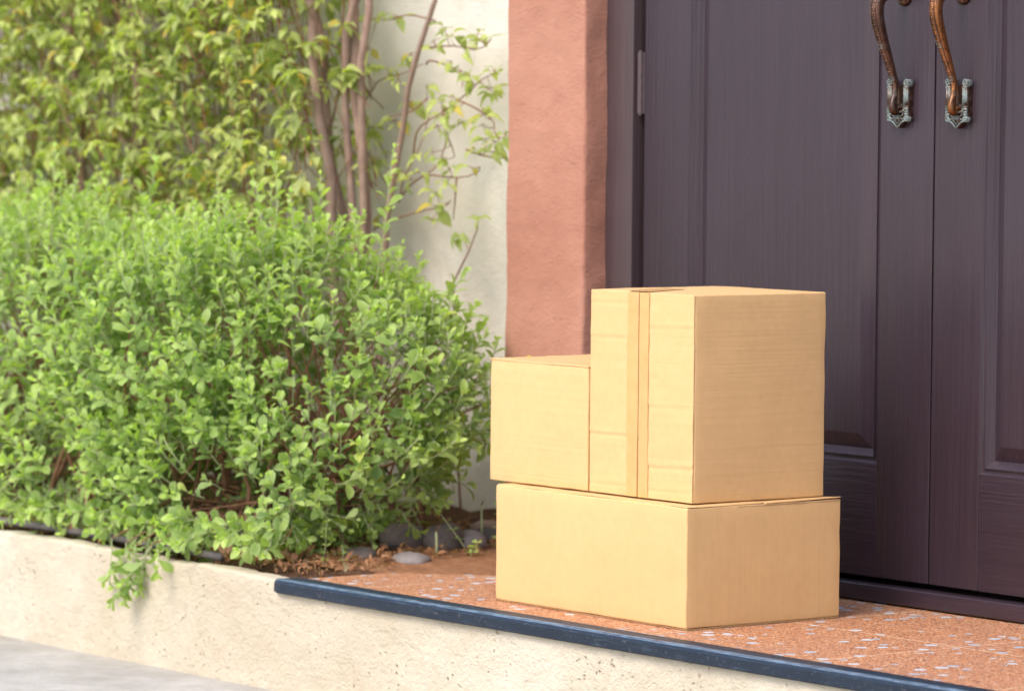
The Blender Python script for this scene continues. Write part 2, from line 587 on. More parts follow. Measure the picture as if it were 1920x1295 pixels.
# brown grainy patch, slightly raised, over the back corner of the porch beside the pillar
def brown_patch():
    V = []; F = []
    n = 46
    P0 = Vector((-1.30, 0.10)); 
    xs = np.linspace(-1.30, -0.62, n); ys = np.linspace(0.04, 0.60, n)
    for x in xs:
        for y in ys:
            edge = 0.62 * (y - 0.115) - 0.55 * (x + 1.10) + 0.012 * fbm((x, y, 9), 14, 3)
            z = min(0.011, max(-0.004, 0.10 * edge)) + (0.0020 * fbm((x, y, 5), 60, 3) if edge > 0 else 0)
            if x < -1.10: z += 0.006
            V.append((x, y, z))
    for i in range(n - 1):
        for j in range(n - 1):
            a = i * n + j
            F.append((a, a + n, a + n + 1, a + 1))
    return mesh('brown_patch', V, F, M['brown_patch'])
tag(brown_patch(), kind='structure')

# low stucco wall that carries the porch and the bed
def low_wall():
    def disp(p, n):
        q = p.copy()
        amp = 0.0028
        q += n * (amp * fbm(p, 14, 4) + 0.0012 * fbm(p, 60, 2)) if abs(p.z - GZ) > 0.01 else Vector((0, 0, 0))
        if p.z > -0.05:
            t = min(1, max(0, (PX + 0.035 - p.x) / 0.05))
            t = t * t * (3 - 2 * t)
            top = -0.0085 * (1 - t) + t * (0.006 + 0.006 * fbm((p.x, p.y, 2), 4, 3))
            q.z += (top - 0.006) * min(1, (p.z + 0.05) / 0.05)
        q.x += 0; q.y += 0.004 * fbm((p.x, 0, p.z), 2.2, 2) if p.y < FY + 0.02 else 0
        return q
    V, F = rbox((-4.8, FY, GZ - 0.02), (2.9, -0.108, 0.006), 0.007, 0.014, disp)
    # the wall is split so the grid stays light: long axis is fine enough at 14 mm
    return mesh('stucco_wall', V, F, M['cream'], loc=(-1.0, FY, GZ))
w = low_wall()
tag(w, 'low cream rough stucco wall under the flower bed and the porch step', 'wall')

# house wall
def hw(lo, hi, name, label, mat=M['wall'], step=0.03):
    def disp(p, n):
        return p + n * (0.006 * fbm(p, 5, 4) + 0.002 * fbm(p, 28, 2))
    V, F = rbox(lo, hi, 0.006, step, disp)
    return tag(mesh(name, V, F, mat, loc=((lo[0] + hi[0]) / 2, lo[1], 0)), label, 'wall')
hw((-4.8, 0.80, -0.20), (-1.02, 0.92, 2.75), 'garden_wall', 'tall cream plastered wall behind the shrubs, left of the salmon pillar')
hw((1.16, 0.80, -0.20), (2.9, 0.92, 2.75), 'garden_wall', 'cream plastered wall to the right of the double door', step=0.08)
hw((-0.985, 0.61, 2.12), (1.0, 0.90, 2.75), 'lintel_wall', 'salmon plastered wall above the double door', M['salmon'], 0.06)

def pillar(x0, x1, label, step):
    def disp(p, n):
        q = p + n * (0.0035 * fbm(p, 5, 4) + 0.0016 * fbm(p, 26, 3))
        q.x -= 0.006 * (p.z - 0.5) * 0.0
        q += Vector((0.0030 * fbm((1, 2, p.z), 4, 3), 0.002 * fbm((7, 2, p.z), 5, 3), 0))
        return q
    V, F = rbox((x0, 0.533, -0.05), (x1, 0.92, 2.75), 0.008, step, disp)
    return tag(mesh('pillar', V, F, M['salmon'], loc=((x0 + x1) / 2, 0.533, 0)), label, 'pillar')
pillar(-1.258, -0.991, 'salmon pink plastered pillar between the cream wall and the dark door', 0.013)
pillar(0.995, 1.26, 'salmon pink plastered pillar on the far right of the double door', 0.04)

# black step trim
def nosing():
    root = empty('step_trim', (0.3, -0.14, 0))
    tag(root, 'long black plastic trim strip along the front edge of the porch step', 'step trim')
    prof = [(-0.1060, 0.0012), (-0.1065, 0.0045)]
    y = -0.112
    for k in range(5):
        prof += [(y, 0.0050), (y - 0.0040, 0.0050), (y - 0.0046, 0.0038), (y - 0.0064, 0.0038)]
        y -= 0.0070
    prof += [(-0.1465, 0.0048), (-0.1470, -0.0040), (-0.1520, -0.0040), (-0.1525, 0.0052), (-0.1560, 0.0066), (-0.1610, 0.0058), (-0.1655, 0.0028), (-0.1685, -0.0025),
             (-0.1695, -0.0195), (-0.1680, -0.0225), (-0.1640, -0.0230), (-0.1560, -0.0190), (-0.1500, -0.0060)]
    xs = [PX + 0.001, PX + 0.004, PX + 0.012, PX + 0.026]
    x = PX + 0.04
    while x < 2.9:
        xs.append(x); x += 0.04
    V = []; F = []; n = len(prof)
    cy, cz = -0.130, -0.004
    for i, x in enumerate(xs):
        s = [0.45, 0.70, 0.92, 1.0][i] if i < 4 else 1.0
        wy = 0.0012 * fbm((x, 0, 0), 2.0, 2)
        wz = 0.0010 * fbm((x, 5, 0), 1.6, 2)
        for (py, pz) in prof:
            py2 = cy + (py - cy) * (s if i < 4 else 1)
            V.append((x, py2 + wy, cz + (pz - cz) * s + wz + 0.0003 * fbm((x, py * 40, pz * 40), 14, 2)))
    for i in range(len(xs) - 1):
        for k in range(n - 1):
            F.append((i * n + k, i * n + k + 1, (i + 1) * n + k + 1, (i + 1) * n + k))
    F.append(tuple(range(n)))
    F.append(tuple((len(xs) - 1) * n + k for k in range(n - 1, -1, -1)))
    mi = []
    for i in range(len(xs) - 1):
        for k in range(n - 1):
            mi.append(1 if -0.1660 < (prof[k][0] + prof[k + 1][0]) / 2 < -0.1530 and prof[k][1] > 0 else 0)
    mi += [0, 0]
    mesh('strip', V, F, None, root, smooth=False, mats=[M['nosing'], M['nosing_worn_highlight']], midx=mi)
nosing()

# grey edging pipe lying along the bed
def edging():
    P = []
    x = -4.7
    while x < -1.36:
        P.append((x, -0.085 + 0.006 * math.sin(x * 2.1), 0.016 + 0.004 * math.sin(x * 3.0 + 1)))
        x += 0.05
    V, F = tube(P, 0.0100, 12, True, [(1.0, 0.85)] * len(P))
    o = mesh('edging_pipe', V, F, M['pipe'], loc=(-2.4, -0.085, 0))
    tag(o, 'dark grey plastic edging pipe lying along the bed behind the low wall', 'edging')
edging()

# ---------------------------------------------------------------- door frame and doors
DY = 0.608
def door_frame():
    root = empty('door_frame', (-0.01, 0.62, 0))
    tag(root, 'dark brown wooden frame and sill around the double door', 'door frame')
    for a, b in ((-0.997, -0.906), (0.890, 0.990)):
        MB().box((a, 0.592, 0.0), (b, 0.72, 2.115), 0.003).build('jamb', M['jamb'], root)
    MB().box((-0.906, 0.592, 2.05), (0.890, 0.72, 2.115), 0.003).build('head', M['wood_h'], root)
    V, F = rbox((-0.905, 0.588, 0.003), (0.889, 0.70, 0.036), 0.004, 0.05)
    mesh('sill', V, F, M['wood_h'], root)
    MB().box((-0.906, 0.655, 0.036), (0.890, 0.70, 2.05)).build('rebate', M['gap'], root, smooth=False)
door_frame()

def panel_mesh(x0, x1, z0, z1, y):
    prof = [(0.0, -0.0006), (0.0045, 0.0046), (0.0105, 0.0052), (0.0109, 0.0018), (0.0130, 0.0016), (0.0250, 0.0150), (0.0262, 0.0160), (0.0540, 0.0030), (0.0560, 0.0026)]
    V = []; F = []
    for d, dp in prof:
        V += [(x0 + d, y + dp, z0 + d), (x1 - d, y + dp, z0 + d), (x1 - d, y + dp, z1 - d), (x0 + d, y + dp, z1 - d)]
    for i in range(len(prof) - 1):
        for k in range(4):
            a = i * 4 + k; b = i * 4 + (k + 1) % 4
            F.append((a, b, b + 4, a + 4))
    e = (len(prof) - 1) * 4
    F.append((e, e + 1, e + 2, e + 3))
    return V, F

def handle(door, cx, mat_grip, mat_plate):
    """pull handle: plate, curved grip, raised bead band; cx is the plate's middle"""
    h = empty('handle', Vector((cx, DY, 0.96)) - base_of(door)); h.parent = door
    for flip in (1, -1):
        zc = 1.165
        def Z(z): return z if flip == 1 else 2 * zc - z + 0.035
        def T(P): return [(cx + a, DY - b, Z(c)) for a, b, c in P]
        pl = MB()
        # backplate outline with a pointed foot and scrolled top
        out = [(-0.029, 0.938), (-0.027, 0.934), (-0.016, 0.930), (0.0, 0.9155), (0.016, 0.930), (0.027, 0.934), (0.029, 0.938), (0.027, 0.950), (0.028, 0.996), (0.020, 1.003), (0.0, 0.996), (-0.020, 1.003), (-0.028, 0.996), (-0.027, 0.950)]
        n = len(out)
        V = T([(a, 0.0, c) for a, c in out]) + T([(a, 0.011, c) for a, c in out]) + T([(a * 0.92, 0.0135, 0.962 + (c - 0.962) * 0.95) for a, c in out])
        F = [tuple(2 * n + k for k in range(n))]
        for r_ in (0, n):
            for k in range(n):
                k2 = (k + 1) % n
                F.append((r_ + k, r_ + k2, r_ + n + k2, r_ + n + k))
        MB().add(V, F).build('plate', M['bronze_dull'], h, smooth=False)
        for s in (-1, 1):
            # fluted side columns with ring capitals
            for q in (-0.0042, 0.0, 0.0042):
                pl.tube(T([(s * 0.0225 + q, 0.0150, 0.957), (s * 0.0225 + q, 0.0150, 0.992)]), 0.0023, 7)
            for zz, rr in ((0.993, 0.0068), (0.9565, 0.0068), (0.952, 0.0078), (0.9465, 0.0070), (0.942, 0.0062)):
                pl.tube(T([(s * 0.0225 - 0.0065, 0.0145, zz), (s * 0.0225 + 0.0065, 0.0145, zz)]), rr * 0.42, 8)
            # volutes
            for (vx, vz, vr) in ((0.0235, 1.001, 0.0078), (0.0245, 0.9335, 0.0062)):
                P = []
                for k in range(22):
                    a = k / 21 * 3.4 * math.pi; rr = vr * (1 - 0.75 * k / 21)
                    P.append((s * (vx + 0 * a) + rr * math.cos(a) * s, 0.0155, vz + rr * math.sin(a)))
                pl.tube(T(P), 0.0016, 6)
                pl.tube(T([(s * vx, 0.002, vz), (s * vx, 0.0150, vz)]), vr * 0.98, 12)
            pl.tube(T([(s * 0.021, 0.0150, 0.930), (s * 0.013, 0.0155, 0.9275), (0, 0.0155, 0.9165)]), 0.0019, 6)
            pl.tube(T([(s * 0.014, 0.0150, 0.934), (0, 0.0155, 0.9240)]), 0.0011, 6)
            # scroll garland between columns and foot
            P = [(s * (0.003 + 0.018 * t), 0.0160, 0.928 + 0.011 * t + 0.004 * math.sin(t * 6)) for t in np.linspace(0, 1, 10)]
            pl.tube(T(P), 0.0014, 6)
            P = [(s * 0.006 * (1 + math.cos(t)) + s * 0.003, 0.0160, 0.943 + 0.005 * math.sin(t)) for t in np.linspace(0, 6, 14)]
            pl.tube(T(P), 0.0012, 6)
        # collar under the grip foot
        P = [(0.019 * math.cos(a), 0.0155 + 0.003 * math.sin(a), 0.9515 - 0.006 * math.sin(a)) for a in np.linspace(0.0, math.pi, 12)]
        pl.tube(T(P), 0.0020, 6)
        # rosette of petals
        for k in range(7):
            a = k / 7 * 2 * math.pi
            pl.tube(T([(0, 0.0150, 0.9365), (0.0050 * math.cos(a), 0.0165, 0.9365 + 0.0050 * math.sin(a))]), [0.0012, 0.0018], 6)
        pl.build('ornament', mat_plate, h)
    # grip: out from the lower plate, bulb, long swelling arc, return to the door at the top
    def curve(y, z): return (cx, DY - y, z)
    G = [(0.012, 0.952, .0095), (0.020, 0.950, .0115), (0.026, 0.953, .0108), (0.027, 0.963, .0082), (0.024, 0.975, .0064), (0.022, 0.988, .0060), (0.022, 1.000, .0064), (0.027, 1.015, .0070),
         (0.035, 1.035, .0082), (0.045, 1.058, .0096), (0.055, 1.082, .0110), (0.063, 1.104, .0120), (0.069, 1.124, .0128), (0.0705, 1.142, .0132), (0.067, 1.157, .0135), (0.055, 1.168, .0130), (0.039, 1.172, .0118), (0.020, 1.170, .0105), (0.004, 1.168, .0120)]
    # smooth it
    def cat(pts, m=4):
        pts = [np.array(q, float) for q in pts]
        out = []
        for i in range(len(pts) - 1):
            p0 = pts[max(i - 1, 0)]; p1 = pts[i]; p2 = pts[i + 1]; p3 = pts[min(i + 2, len(pts) - 1)]
            for k in range(m):
                t = k / m
                out.append(0.5 * ((2 * p1) + (-p0 + p2) * t + (2 * p0 - 5 * p1 + 4 * p2 - p3) * t * t + (-p0 + 3 * p1 - 3 * p2 + p3) * t ** 3))
        out.append(pts[-1])
        return out
    S = cat(G)
    V, F = tube([curve(a, b) for a, b, _ in S], [c for _, _, c in S], 14, True, [(0.85, 1.0)] * len(S))
    mesh('grip', V, F, mat_grip, h)
    bd = MB()
    k = 0
    for i in range(26, 58):
        a, b, c = S[i]
        a2, b2, _ = S[i + 1]
        t = Vector((0, -(a2 - a), b2 - b)).normalized()
        nrm = Vector((0, -t.z, t.y))
        if nrm.y > 0: nrm = -nrm
        p = Vector(curve(a, b)) + nrm * (c * 0.96)
        for s in (-1, 1):
            bd.tube([p + Vector((s * 0.0042, 0, 0)) - t * 0.0012, p + Vector((s * 0.0042, 0, 0)) + t * 0.0012], 0.0013, 6)
        if i % 2 == 0:
            bd.tube([p + Vector((-0.0018, 0, 0)), p + Vector((0.0018, 0, 0))], 0.0016, 6)
    for s in (-1, 1):
        P = []
        for i in range(25, 59, 2):
            a, b, c = S[i]; a2, b2, _ = S[i + 1]
            t = Vector((0, -(a2 - a), b2 - b)).normalized(); nrm = Vector((0, -t.z, t.y))
            if nrm.y > 0: nrm = -nrm
            P.append(Vector(curve(a, b)) + nrm * (c * 0.90) + Vector((s * 0.0062, 0, 0)))
        bd.tube(P, 0.0011, 6)
    bd.build('bead_band', M['bronze_dull'], h)
    # upper mount rose
    mb = MB()
    mb.tube([(cx, DY, 1.168), (cx, DY - 0.006, 1.168), (cx, DY - 0.010, 1.168)], [0.021, 0.019, 0.012], 16)
    mb.build('mount', M['bronze_dull'], h)

def door(x0, x1, px0, px1, hx, label, mg, mp, hinge_x):
    root = empty('door', ((x0 + x1) / 2, DY, 0.048))
    tag(root, label, 'door', 'leaves of the double door')
    zb, zt = 0.048, 2.045
    d = 0.040
    pz0, pz1 = 0.268, 1.90
    MB().box((x0, DY, zb), (px0, DY + d, zt), 0.0018).build('stile', M['wood_v'], root)
    MB().box((px1, DY, zb), (x1, DY + d, zt), 0.0018).build('stile', M['wood_v'], root)
    MB().box((px0 + 0.0006, DY + 0.0006, zb), (px1 - 0.0006, DY + d, pz0), 0.0008).build('rail', M['wood_h'], root)
    MB().box((px0 + 0.0006, DY + 0.0006, pz1), (px1 - 0.0006, DY + d, zt), 0.0008).build('rail', M['wood_h'], root)
    V, F = panel_mesh(px0 - 0.0, px1 + 0.0, pz0, pz1, DY + 0.0012)
    mesh('panel', V, F, M['wood_v'], root, smooth=False)
    for zc in (0.36, 1.002, 1.75):
        hb = MB()
        s = -1 if hinge_x < x0 + 0.1 else 1
        zz = zc - 0.063
        for k in range(5):
            hb.tube([(hinge_x, DY - 0.003, zz + k * 0.0252 + 0.0003), (hinge_x, DY - 0.003, zz + (k + 1) * 0.0252 - 0.0003)], 0.0066, 12)
        hb.tube([(hinge_x, DY - 0.003, zz - 0.004), (hinge_x, DY - 0.003, zz + 0.130)], 0.0045, 10)
        hb.box((min(hinge_x, hinge_x - s * 0.011), DY - 0.0015, zz), (max(hinge_x, hinge_x - s * 0.011), DY + 0.002, zz + 0.126))
        hb.build('hinge', M['hinge'], root, smooth=False)
    handle(root, hx, mg, mp)
door(-0.886, -0.0145, -0.742, -0.163, -0.099, 'left leaf of the dark brown panelled door, green-tarnished handle, beside the salmon pillar', M['bronze_dull'], M['bronze_green'], -0.896)
door(-0.0100, 0.868, 0.123, 0.735, 0.064, 'right leaf of the dark brown panelled door, with the shinier copper-coloured handle', M['bronze'], M['bronze_green'], 0.880)

# ---------------------------------------------------------------- cardboard boxes
HB = 0.225
def bulge(lo, hi, amp, seed, crush=0.0009):
    lo = Vector(lo); hi = Vector(hi); c = (lo + hi) / 2; h = (hi - lo) / 2
    def f(p, n):
        u = [(p[i] - c[i]) / h[i] for i in range(3)]
        q = p.copy()
        for i in range(3):
            j, k = (i + 1) % 3, (i + 2) % 3
            if abs(u[i]) > 0.985:
                w_ = max(0, (1 - u[j] ** 2)) * max(0, (1 - u[k] ** 2))
                q[i] += math.copysign(amp[i] * w_, u[i])
        near = sum(1 for i in range(3) if h[i] - abs(p[i] - c[i]) < 0.012)
        if near >= 2:
            k_ = max(0.0, fbm(p + Vector((0, 0, seed * 2.0)), 22, 3)) * (0.0016 if near == 3 else 0.0006)
            for i in range(3):
                if h[i] - abs(p[i] - c[i]) < 0.012: q[i] -= math.copysign(k_, u[i])
        q += Vector((fbm(p + Vector((seed, 0, 0)), 18, 3), fbm(p + Vector((0, seed, 0)), 18, 3), fbm(p + Vector((0, 0, seed)), 12, 3))) * crush
        return q
    return f

def carton(name, lo, hi, label, mat, amp, seed, top=True):
    root = empty(name, ((lo[0] + hi[0]) / 2, (lo[1] + hi[1]) / 2, lo[2]))
    tag(root, label, 'cardboard box', 'cardboard boxes stacked on the porch')
    V, F = rbox(lo, hi, 0.0028, 0.02, bulge(lo, hi, amp, seed))
    mesh('carton_body', V, F, mat, root)
    return root

# bottom, wide
lo = (-0.5763, 0.0, 0.0035); hi = (0.0, 0.3729, HB - 0.0010)
b1 = carton('cardboard_box', lo, hi, 'wide low smooth cardboard box standing on the orange porch floor under the two others', M['card_flat'], (0.001, 0.002, 0.0), 1)
def flap_sheet(x0, x1, y0, y1, z, th, curl=0.0, seed=0):
    def d(p, n):
        q = p.copy()
        q.z += 0.0012 * fbm((p.x + seed, p.y, 0), 9, 2)
        if curl:
            q.z += curl * max(0, (p.x - (x1 - 0.05)) / 0.05) ** 2 * max(0, (p.y - (y1 - 0.08)) / 0.08)
        return q
    return rbox((x0, y0, z), (x1, y1, z + th), 0.0008, 0.03, d)
# two long top flaps lying on the body, their cut ends showing on the short side
V, F = flap_sheet(-0.5740, -0.0004, 0.0025, 0.1850, HB - 0.0008, 0.0016, seed=3)
mesh('top_flap', V, F, M['card_flat'], b1)
V, F = flap_sheet(-0.5740, 0.0008, 0.1885, 0.3722, HB - 0.0008, 0.0016, curl=0.003, seed=4)
mesh('top_flap', V, F, M['card_flat'], b1)
V, F = flap_sheet(-0.02, 0.0006, 0.120, 0.3725, HB - 0.0048, 0.0012, seed=9)
mesh('inner_flap', V, F, M['card_edge'], b1)
V, F = flap_sheet(-0.578, 0.0015, 0.002, 0.372, 0.0004, 0.0030, seed=5)
mesh('bottom_flap', V, F, M['card_edge'], b1)

# tall one with taped seam facing the step
x2, y2, w2, d2, h2 = -0.0275, 0.0343, 0.304, 0.3201, 0.3846
lo = (x2 - w2, y2 + 0.0035, HB + 0.0028); hi = (x2, y2 + d2, HB + h2)
b2 = carton('cardboard_box', lo, hi, 'tallest cardboard box, creased, with a taped upright seam, on the right of the stack', M['card_rip'], (0.0030, 0.002, 0.0045), 2)
SX = -0.185
def front_flap(a, b, seed, creases):
    def d(p, n):
        q = p.copy()
        v = (p.z - lo[2]) / h2
        q.y -= 0.0030 * math.sin(math.pi * min(1, max(0, v))) * (1 - abs(2 * (p.x - a) / (b - a) - 1) ** 4) * 0.6
        q.y += 0.0010 * fbm((p.x, seed, p.z), 16, 3)
        if b < SX and p.z < 0.336 and p.x > b - 0.004: q.x -= 0.0016
        for zc, dep in creases:
            zz = zc + 0.003 * fbm((p.x, seed, 0), 12, 2)
            q.y += dep * math.exp(-((p.z - zz) / 0.0028) ** 2)
            q.y -= dep * 0.6 * math.exp(-((p.z - zz - 0.007) / 0.004) ** 2)
        return q
    return rbox((a, y2, lo[2] + 0.001), (b, y2 + 0.0038, hi[2] - 0.0005), 0.0012, 0.0032, d)
V, F = front_flap(lo[0] + 0.0006, SX - 0.0013, 3.3, [(0.338, 0.0012), (0.520, 0.0006), (0.585, 0.0005), (0.245, 0.0005)])
mesh('front_flap', V, F, M['card_rip'], b2)
V, F = front_flap(SX + 0.0011, hi[0] - 0.0004, 8.1, [(0.288, 0.0010), (0.400, 0.0005), (0.545, 0.0006), (0.245, 0.0005)])
mesh('front_flap', V, F, M['card_rip'], b2)
def tape_strip(a, b, z0, z1, seed):
    V = []; F = []
    n = 90
    for i in range(n + 1):
        z = z0 + (z1 - z0) * i / n
        v = (z - lo[2]) / h2
        for k in range(5):
            x = a + (b - a) * k / 4
            fa, fb = (lo[0] + 0.0006, SX - 0.0013) if b < SX + 0.0005 else (SX + 0.0011, hi[0] - 0.0004)
            y = y2 - 0.0030 * math.sin(math.pi * min(1, max(0, v))) * (1 - abs(2 * (x - fa) / (fb - fa) - 1) ** 4) * 0.6
            y += -0.0015
            if z < 0.34: y += 0.0004
            V.append((x - (0.0016 if (z < 0.336 and b < SX and k == 4) else 0) + (0.0009 * fbm((z * 30, k, seed), 1, 2) if (k == 0 or k == 4) and (b < SX) == (k == 0) else 0), y, z))
    for i in range(n):
        for k in range(4):
            q = i * 5 + k
            F.append((q, q + 1, q + 6, q + 5))
    m_ = len(V)
    V += [(x, y + 0.0008, z) for x, y, z in V]
    F += [tuple(m_ + i for i in f[::-1]) for f in F]
    return V, F
V, F = tape_strip(SX - 0.033, SX - 0.0012, 0.229, 0.6085, 0)
mesh('tape', V, F, M['tape'], b2)
V, F = tape_strip(SX + 0.0010, SX + 0.030, 0.229, 0.6085, 1)
mesh('tape', V, F, M['tape'], b2)
def top_tape():
    V = []; F = []
    n = 12
    for i in range(n + 1):
        y = y2 - 0.001 + 0.085 * i / n
        for k in range(5):
            x = SX - 0.033 + 0.063 * k / 4
            u = (x - (lo[0] + hi[0]) / 2) / (w2 / 2); v = (y - (y2 + d2 / 2)) / (d2 / 2)
            V.append((x, y + (0.004 * math.sin(k * 2.1) if i == n else 0), hi[2] + 0.0045 * max(0, 1 - u * u) * max(0, 1 - v * v) + 0.0012))
    for i in range(n):
        for k in range(4):
            q = i * 5 + k
            F.append((q, q + 1, q + 6, q + 5))
    return V, F
mesh('tape', *top_tape(), M['tape'], b2)

# small one on the left
x3, w3, h3, y3 = -0.3370, 0.3060, 0.2365, 0.0345
lo3 = (x3 - w3, y3, HB + 0.0028); hi3 = (x3, y3 + 0.275, HB + h3)
b3 = carton('cardboard_box', lo3, hi3, 'smaller plain cardboard box on the left of the stack, top lower than its tall neighbour', M['card_rip'], (0.0015, 0.002, 0.0045), 3)
V, F = flap_sheet(lo3[0] - 0.001, hi3[0] + 0.0005, y3 - 0.0008, y3 + 0.134, HB + h3 - 0.0004, 0.0030, seed=6)
mesh('top_flap', V, F, M['card_rip'], b3)
V, F = flap_sheet(lo3[0] - 0.001, hi3[0] + 0.0005, y3 + 0.137, y3 + 0.276, HB + h3 - 0.0004, 0.0030, seed=7)
mesh('top_flap', V, F, M['card_rip'], b3)
# tape running down the side of the small box that faces the tall one
V, F = rbox((hi3[0] - 0.0002, y3 + 0.001, HB + 0.008), (hi3[0] + 0.0010, y3 + 0.028, HB + 0.120), 0.0003, 0.05)
mesh('tape', V, F, M['tape'], b3)

# ---------------------------------------------------------------- leaves
def leaf_template(kind):
    """x along the blade, y across, z up; returns V, F, rim"""
    if kind == 'obovate':
        st = [(0.0, 0.0), (0.16, 0.07), (0.40, 0.185), (0.66, 0.255), (0.87, 0.175), (1.0, 0.0)]
        droop, fold = 0.16, 0.30
    elif kind == 'round':
        st = [(0.0, 0.0), (0.12, 0.12), (0.40, 0.34), (0.70, 0.38), (0.92, 0.22), (1.0, 0.0)]
        droop, fold = 0.12, 0.2
    else:
        st = [(0.0, 0.0), (0.12, 0.12), (0.32, 0.235), (0.58, 0.20), (0.80, 0.10), (1.0, 0.0)]
        droop, fold = 0.30, 0.40
    V = []; F = []; rim = []
    def z(x, w_): return 0.10 * math.sin(x * 2.2) - droop * x * x + fold * abs(w_)
    for x, w_ in st:
        if w_ == 0:
            V.append((x, 0, z(x, 0))); rim.append(1.0 if x > 0.5 else 0.4)
        else:
            V += [(x, 0, z(x, 0)), (x, w_, z(x, w_)), (x, -w_, z(x, w_))]
            rim += [0.0, 1.0, 1.0]
    F.append((0, 1, 2)); F.append((0, 3, 1))
    for i in range(3):
        a = 1 + 3 * i
        F.append((a, a + 3, a + 4, a + 1)); F.append((a, a + 2, a + 5, a + 3))
    e = len(V) - 1
    F.append((10, e, 11)); F.append((10, 12, e))
    return np.array(V), F, np.array(rim)

class Leaves:
    def __init__(self, kind):
        self.T, self.F, self.rim = leaf_template(kind)
        self.P = []; self.X = []; self.N = []; self.S = []; self.tint = []; self.warm = []; self.W = []
    def add(self, p, d, n, s, tint, warm=0.0, wide=1.0):
        self.P.append(tuple(p)); self.X.append(tuple(d)); self.N.append(tuple(n)); self.S.append(s)
        self.tint.append(tint); self.warm.append(warm); self.W.append(wide)
    def build(self, name, mat, parent=None, loc=None, label=None):
        P = np.array(self.P); X = np.array(self.X); N = np.array(self.N); S = np.array(self.S); W = np.array(self.W)
        X /= np.linalg.norm(X, axis=1)[:, None] + 1e-9
        N = N - X * (N * X).sum(1)[:, None]
        ln = np.linalg.norm(N, axis=1)
        bad = ln < 1e-3
        N[bad] = np.cross(X[bad], [1, 0, 0.2])
        N /= np.linalg.norm(N, axis=1)[:, None] + 1e-9
        Y = np.cross(N, X)
        T = self.T
        jit = RNG.uniform(0.3, 1.9, (len(P), 1))
        V = P[:, None, :] + S[:, None, None] * (T[None, :, 0, None] * X[:, None, :] + (T[None, :, 1] * W[:, None])[:, :, None] * Y[:, None, :] + (T[None, :, 2] * jit)[:, :, None] * N[:, None, :])
        k = T.shape[0]
        V = V.reshape(-1, 3)
        F = []
        nl = len(P)
        for l in range(nl):
            b = l * k
            for f in self.F:
                F.append(tuple(b + i for i in f))
        rim = np.tile(self.rim, nl)
        tint = np.repeat(np.array(self.tint), k); warm = np.repeat(np.array(self.warm), k)
        return mesh(name, V, F, mat, parent, True, loc, attrs=dict(rim=rim, tint=tint, warm=warm))

def rv():
    v = RNG.normal(size=3)
    return Vector(v / np.linalg.norm(v))

def sprig(L, st, p, d, length, tint0, leaf=0.026, step=0.0105, bend=0.25, up=0.35, warm=0.0):
    """a twig with alternating leaves that get young and pale towards the tip"""
    p = Vector(p); d = Vector(d).normalized()
    n = max(3, int(length / step))
    side = d.cross(rv()).normalized()
    pts = [p.copy()]
    ang = random.uniform(0, 6.28)
    for i in range(n):
        t = i / (n - 1)
        d = (d + Vector((0, 0, 1)) * bend * 0.09 + rv() * 0.07).normalized()
        p = p + d * step
        pts.append(p.copy())
        ang += 2.4 + random.uniform(-0.4, 0.4)
        side = (side - d * side.dot(d)).normalized()
        b = d.cross(side)
        out = side * math.cos(ang) + b * math.sin(ang)
        open_ = 0.95 - 0.55 * t
        ld = (d * (1 - open_ * 0.75) + out * open_).normalized()
        nr = (Vector((0, 0, 1)) * up + d * 0.8 - out * 0.25 + rv() * 0.35).normalized()
        s = leaf * (0.72 + 0.6 * math.sin(min(1.0, t * 0.85 + 0.15) * math.pi)) * random.uniform(0.75, 1.2)
        if t > 0.9: s *= 0.75
        if random.random() < 0.06: continue
        L.add(p, ld, nr, s, min(1, max(0, tint0 + 0.55 * t ** 2 + random.uniform(-0.14, 0.14))), warm if random.random() < 0.03 + warm * 0.3 else 0.0, random.uniform(0.72, 1.2))
    for k in range(3):
        L.add(p, (d + rv() * 0.45).normalized(), rv(), leaf * random.uniform(0.38, 0.6), min(1, tint0 + 0.7), 0, 0.9)
    st.tube([pts[i] for i in range(0, len(pts), 2)] + [pts[-1]], [0.0013] * (len(pts[::2])) + [0.0006], 5, False)
    return pts[-1]

def in_lump(q, lumps, s=1.0, skip=None):
    for i, (c, r) in enumerate(lumps):
        if i == skip: continue
        if sum(((q[k] - c[k]) / (r[k] * s)) ** 2 for k in range(3)) < 1: return True
    return False

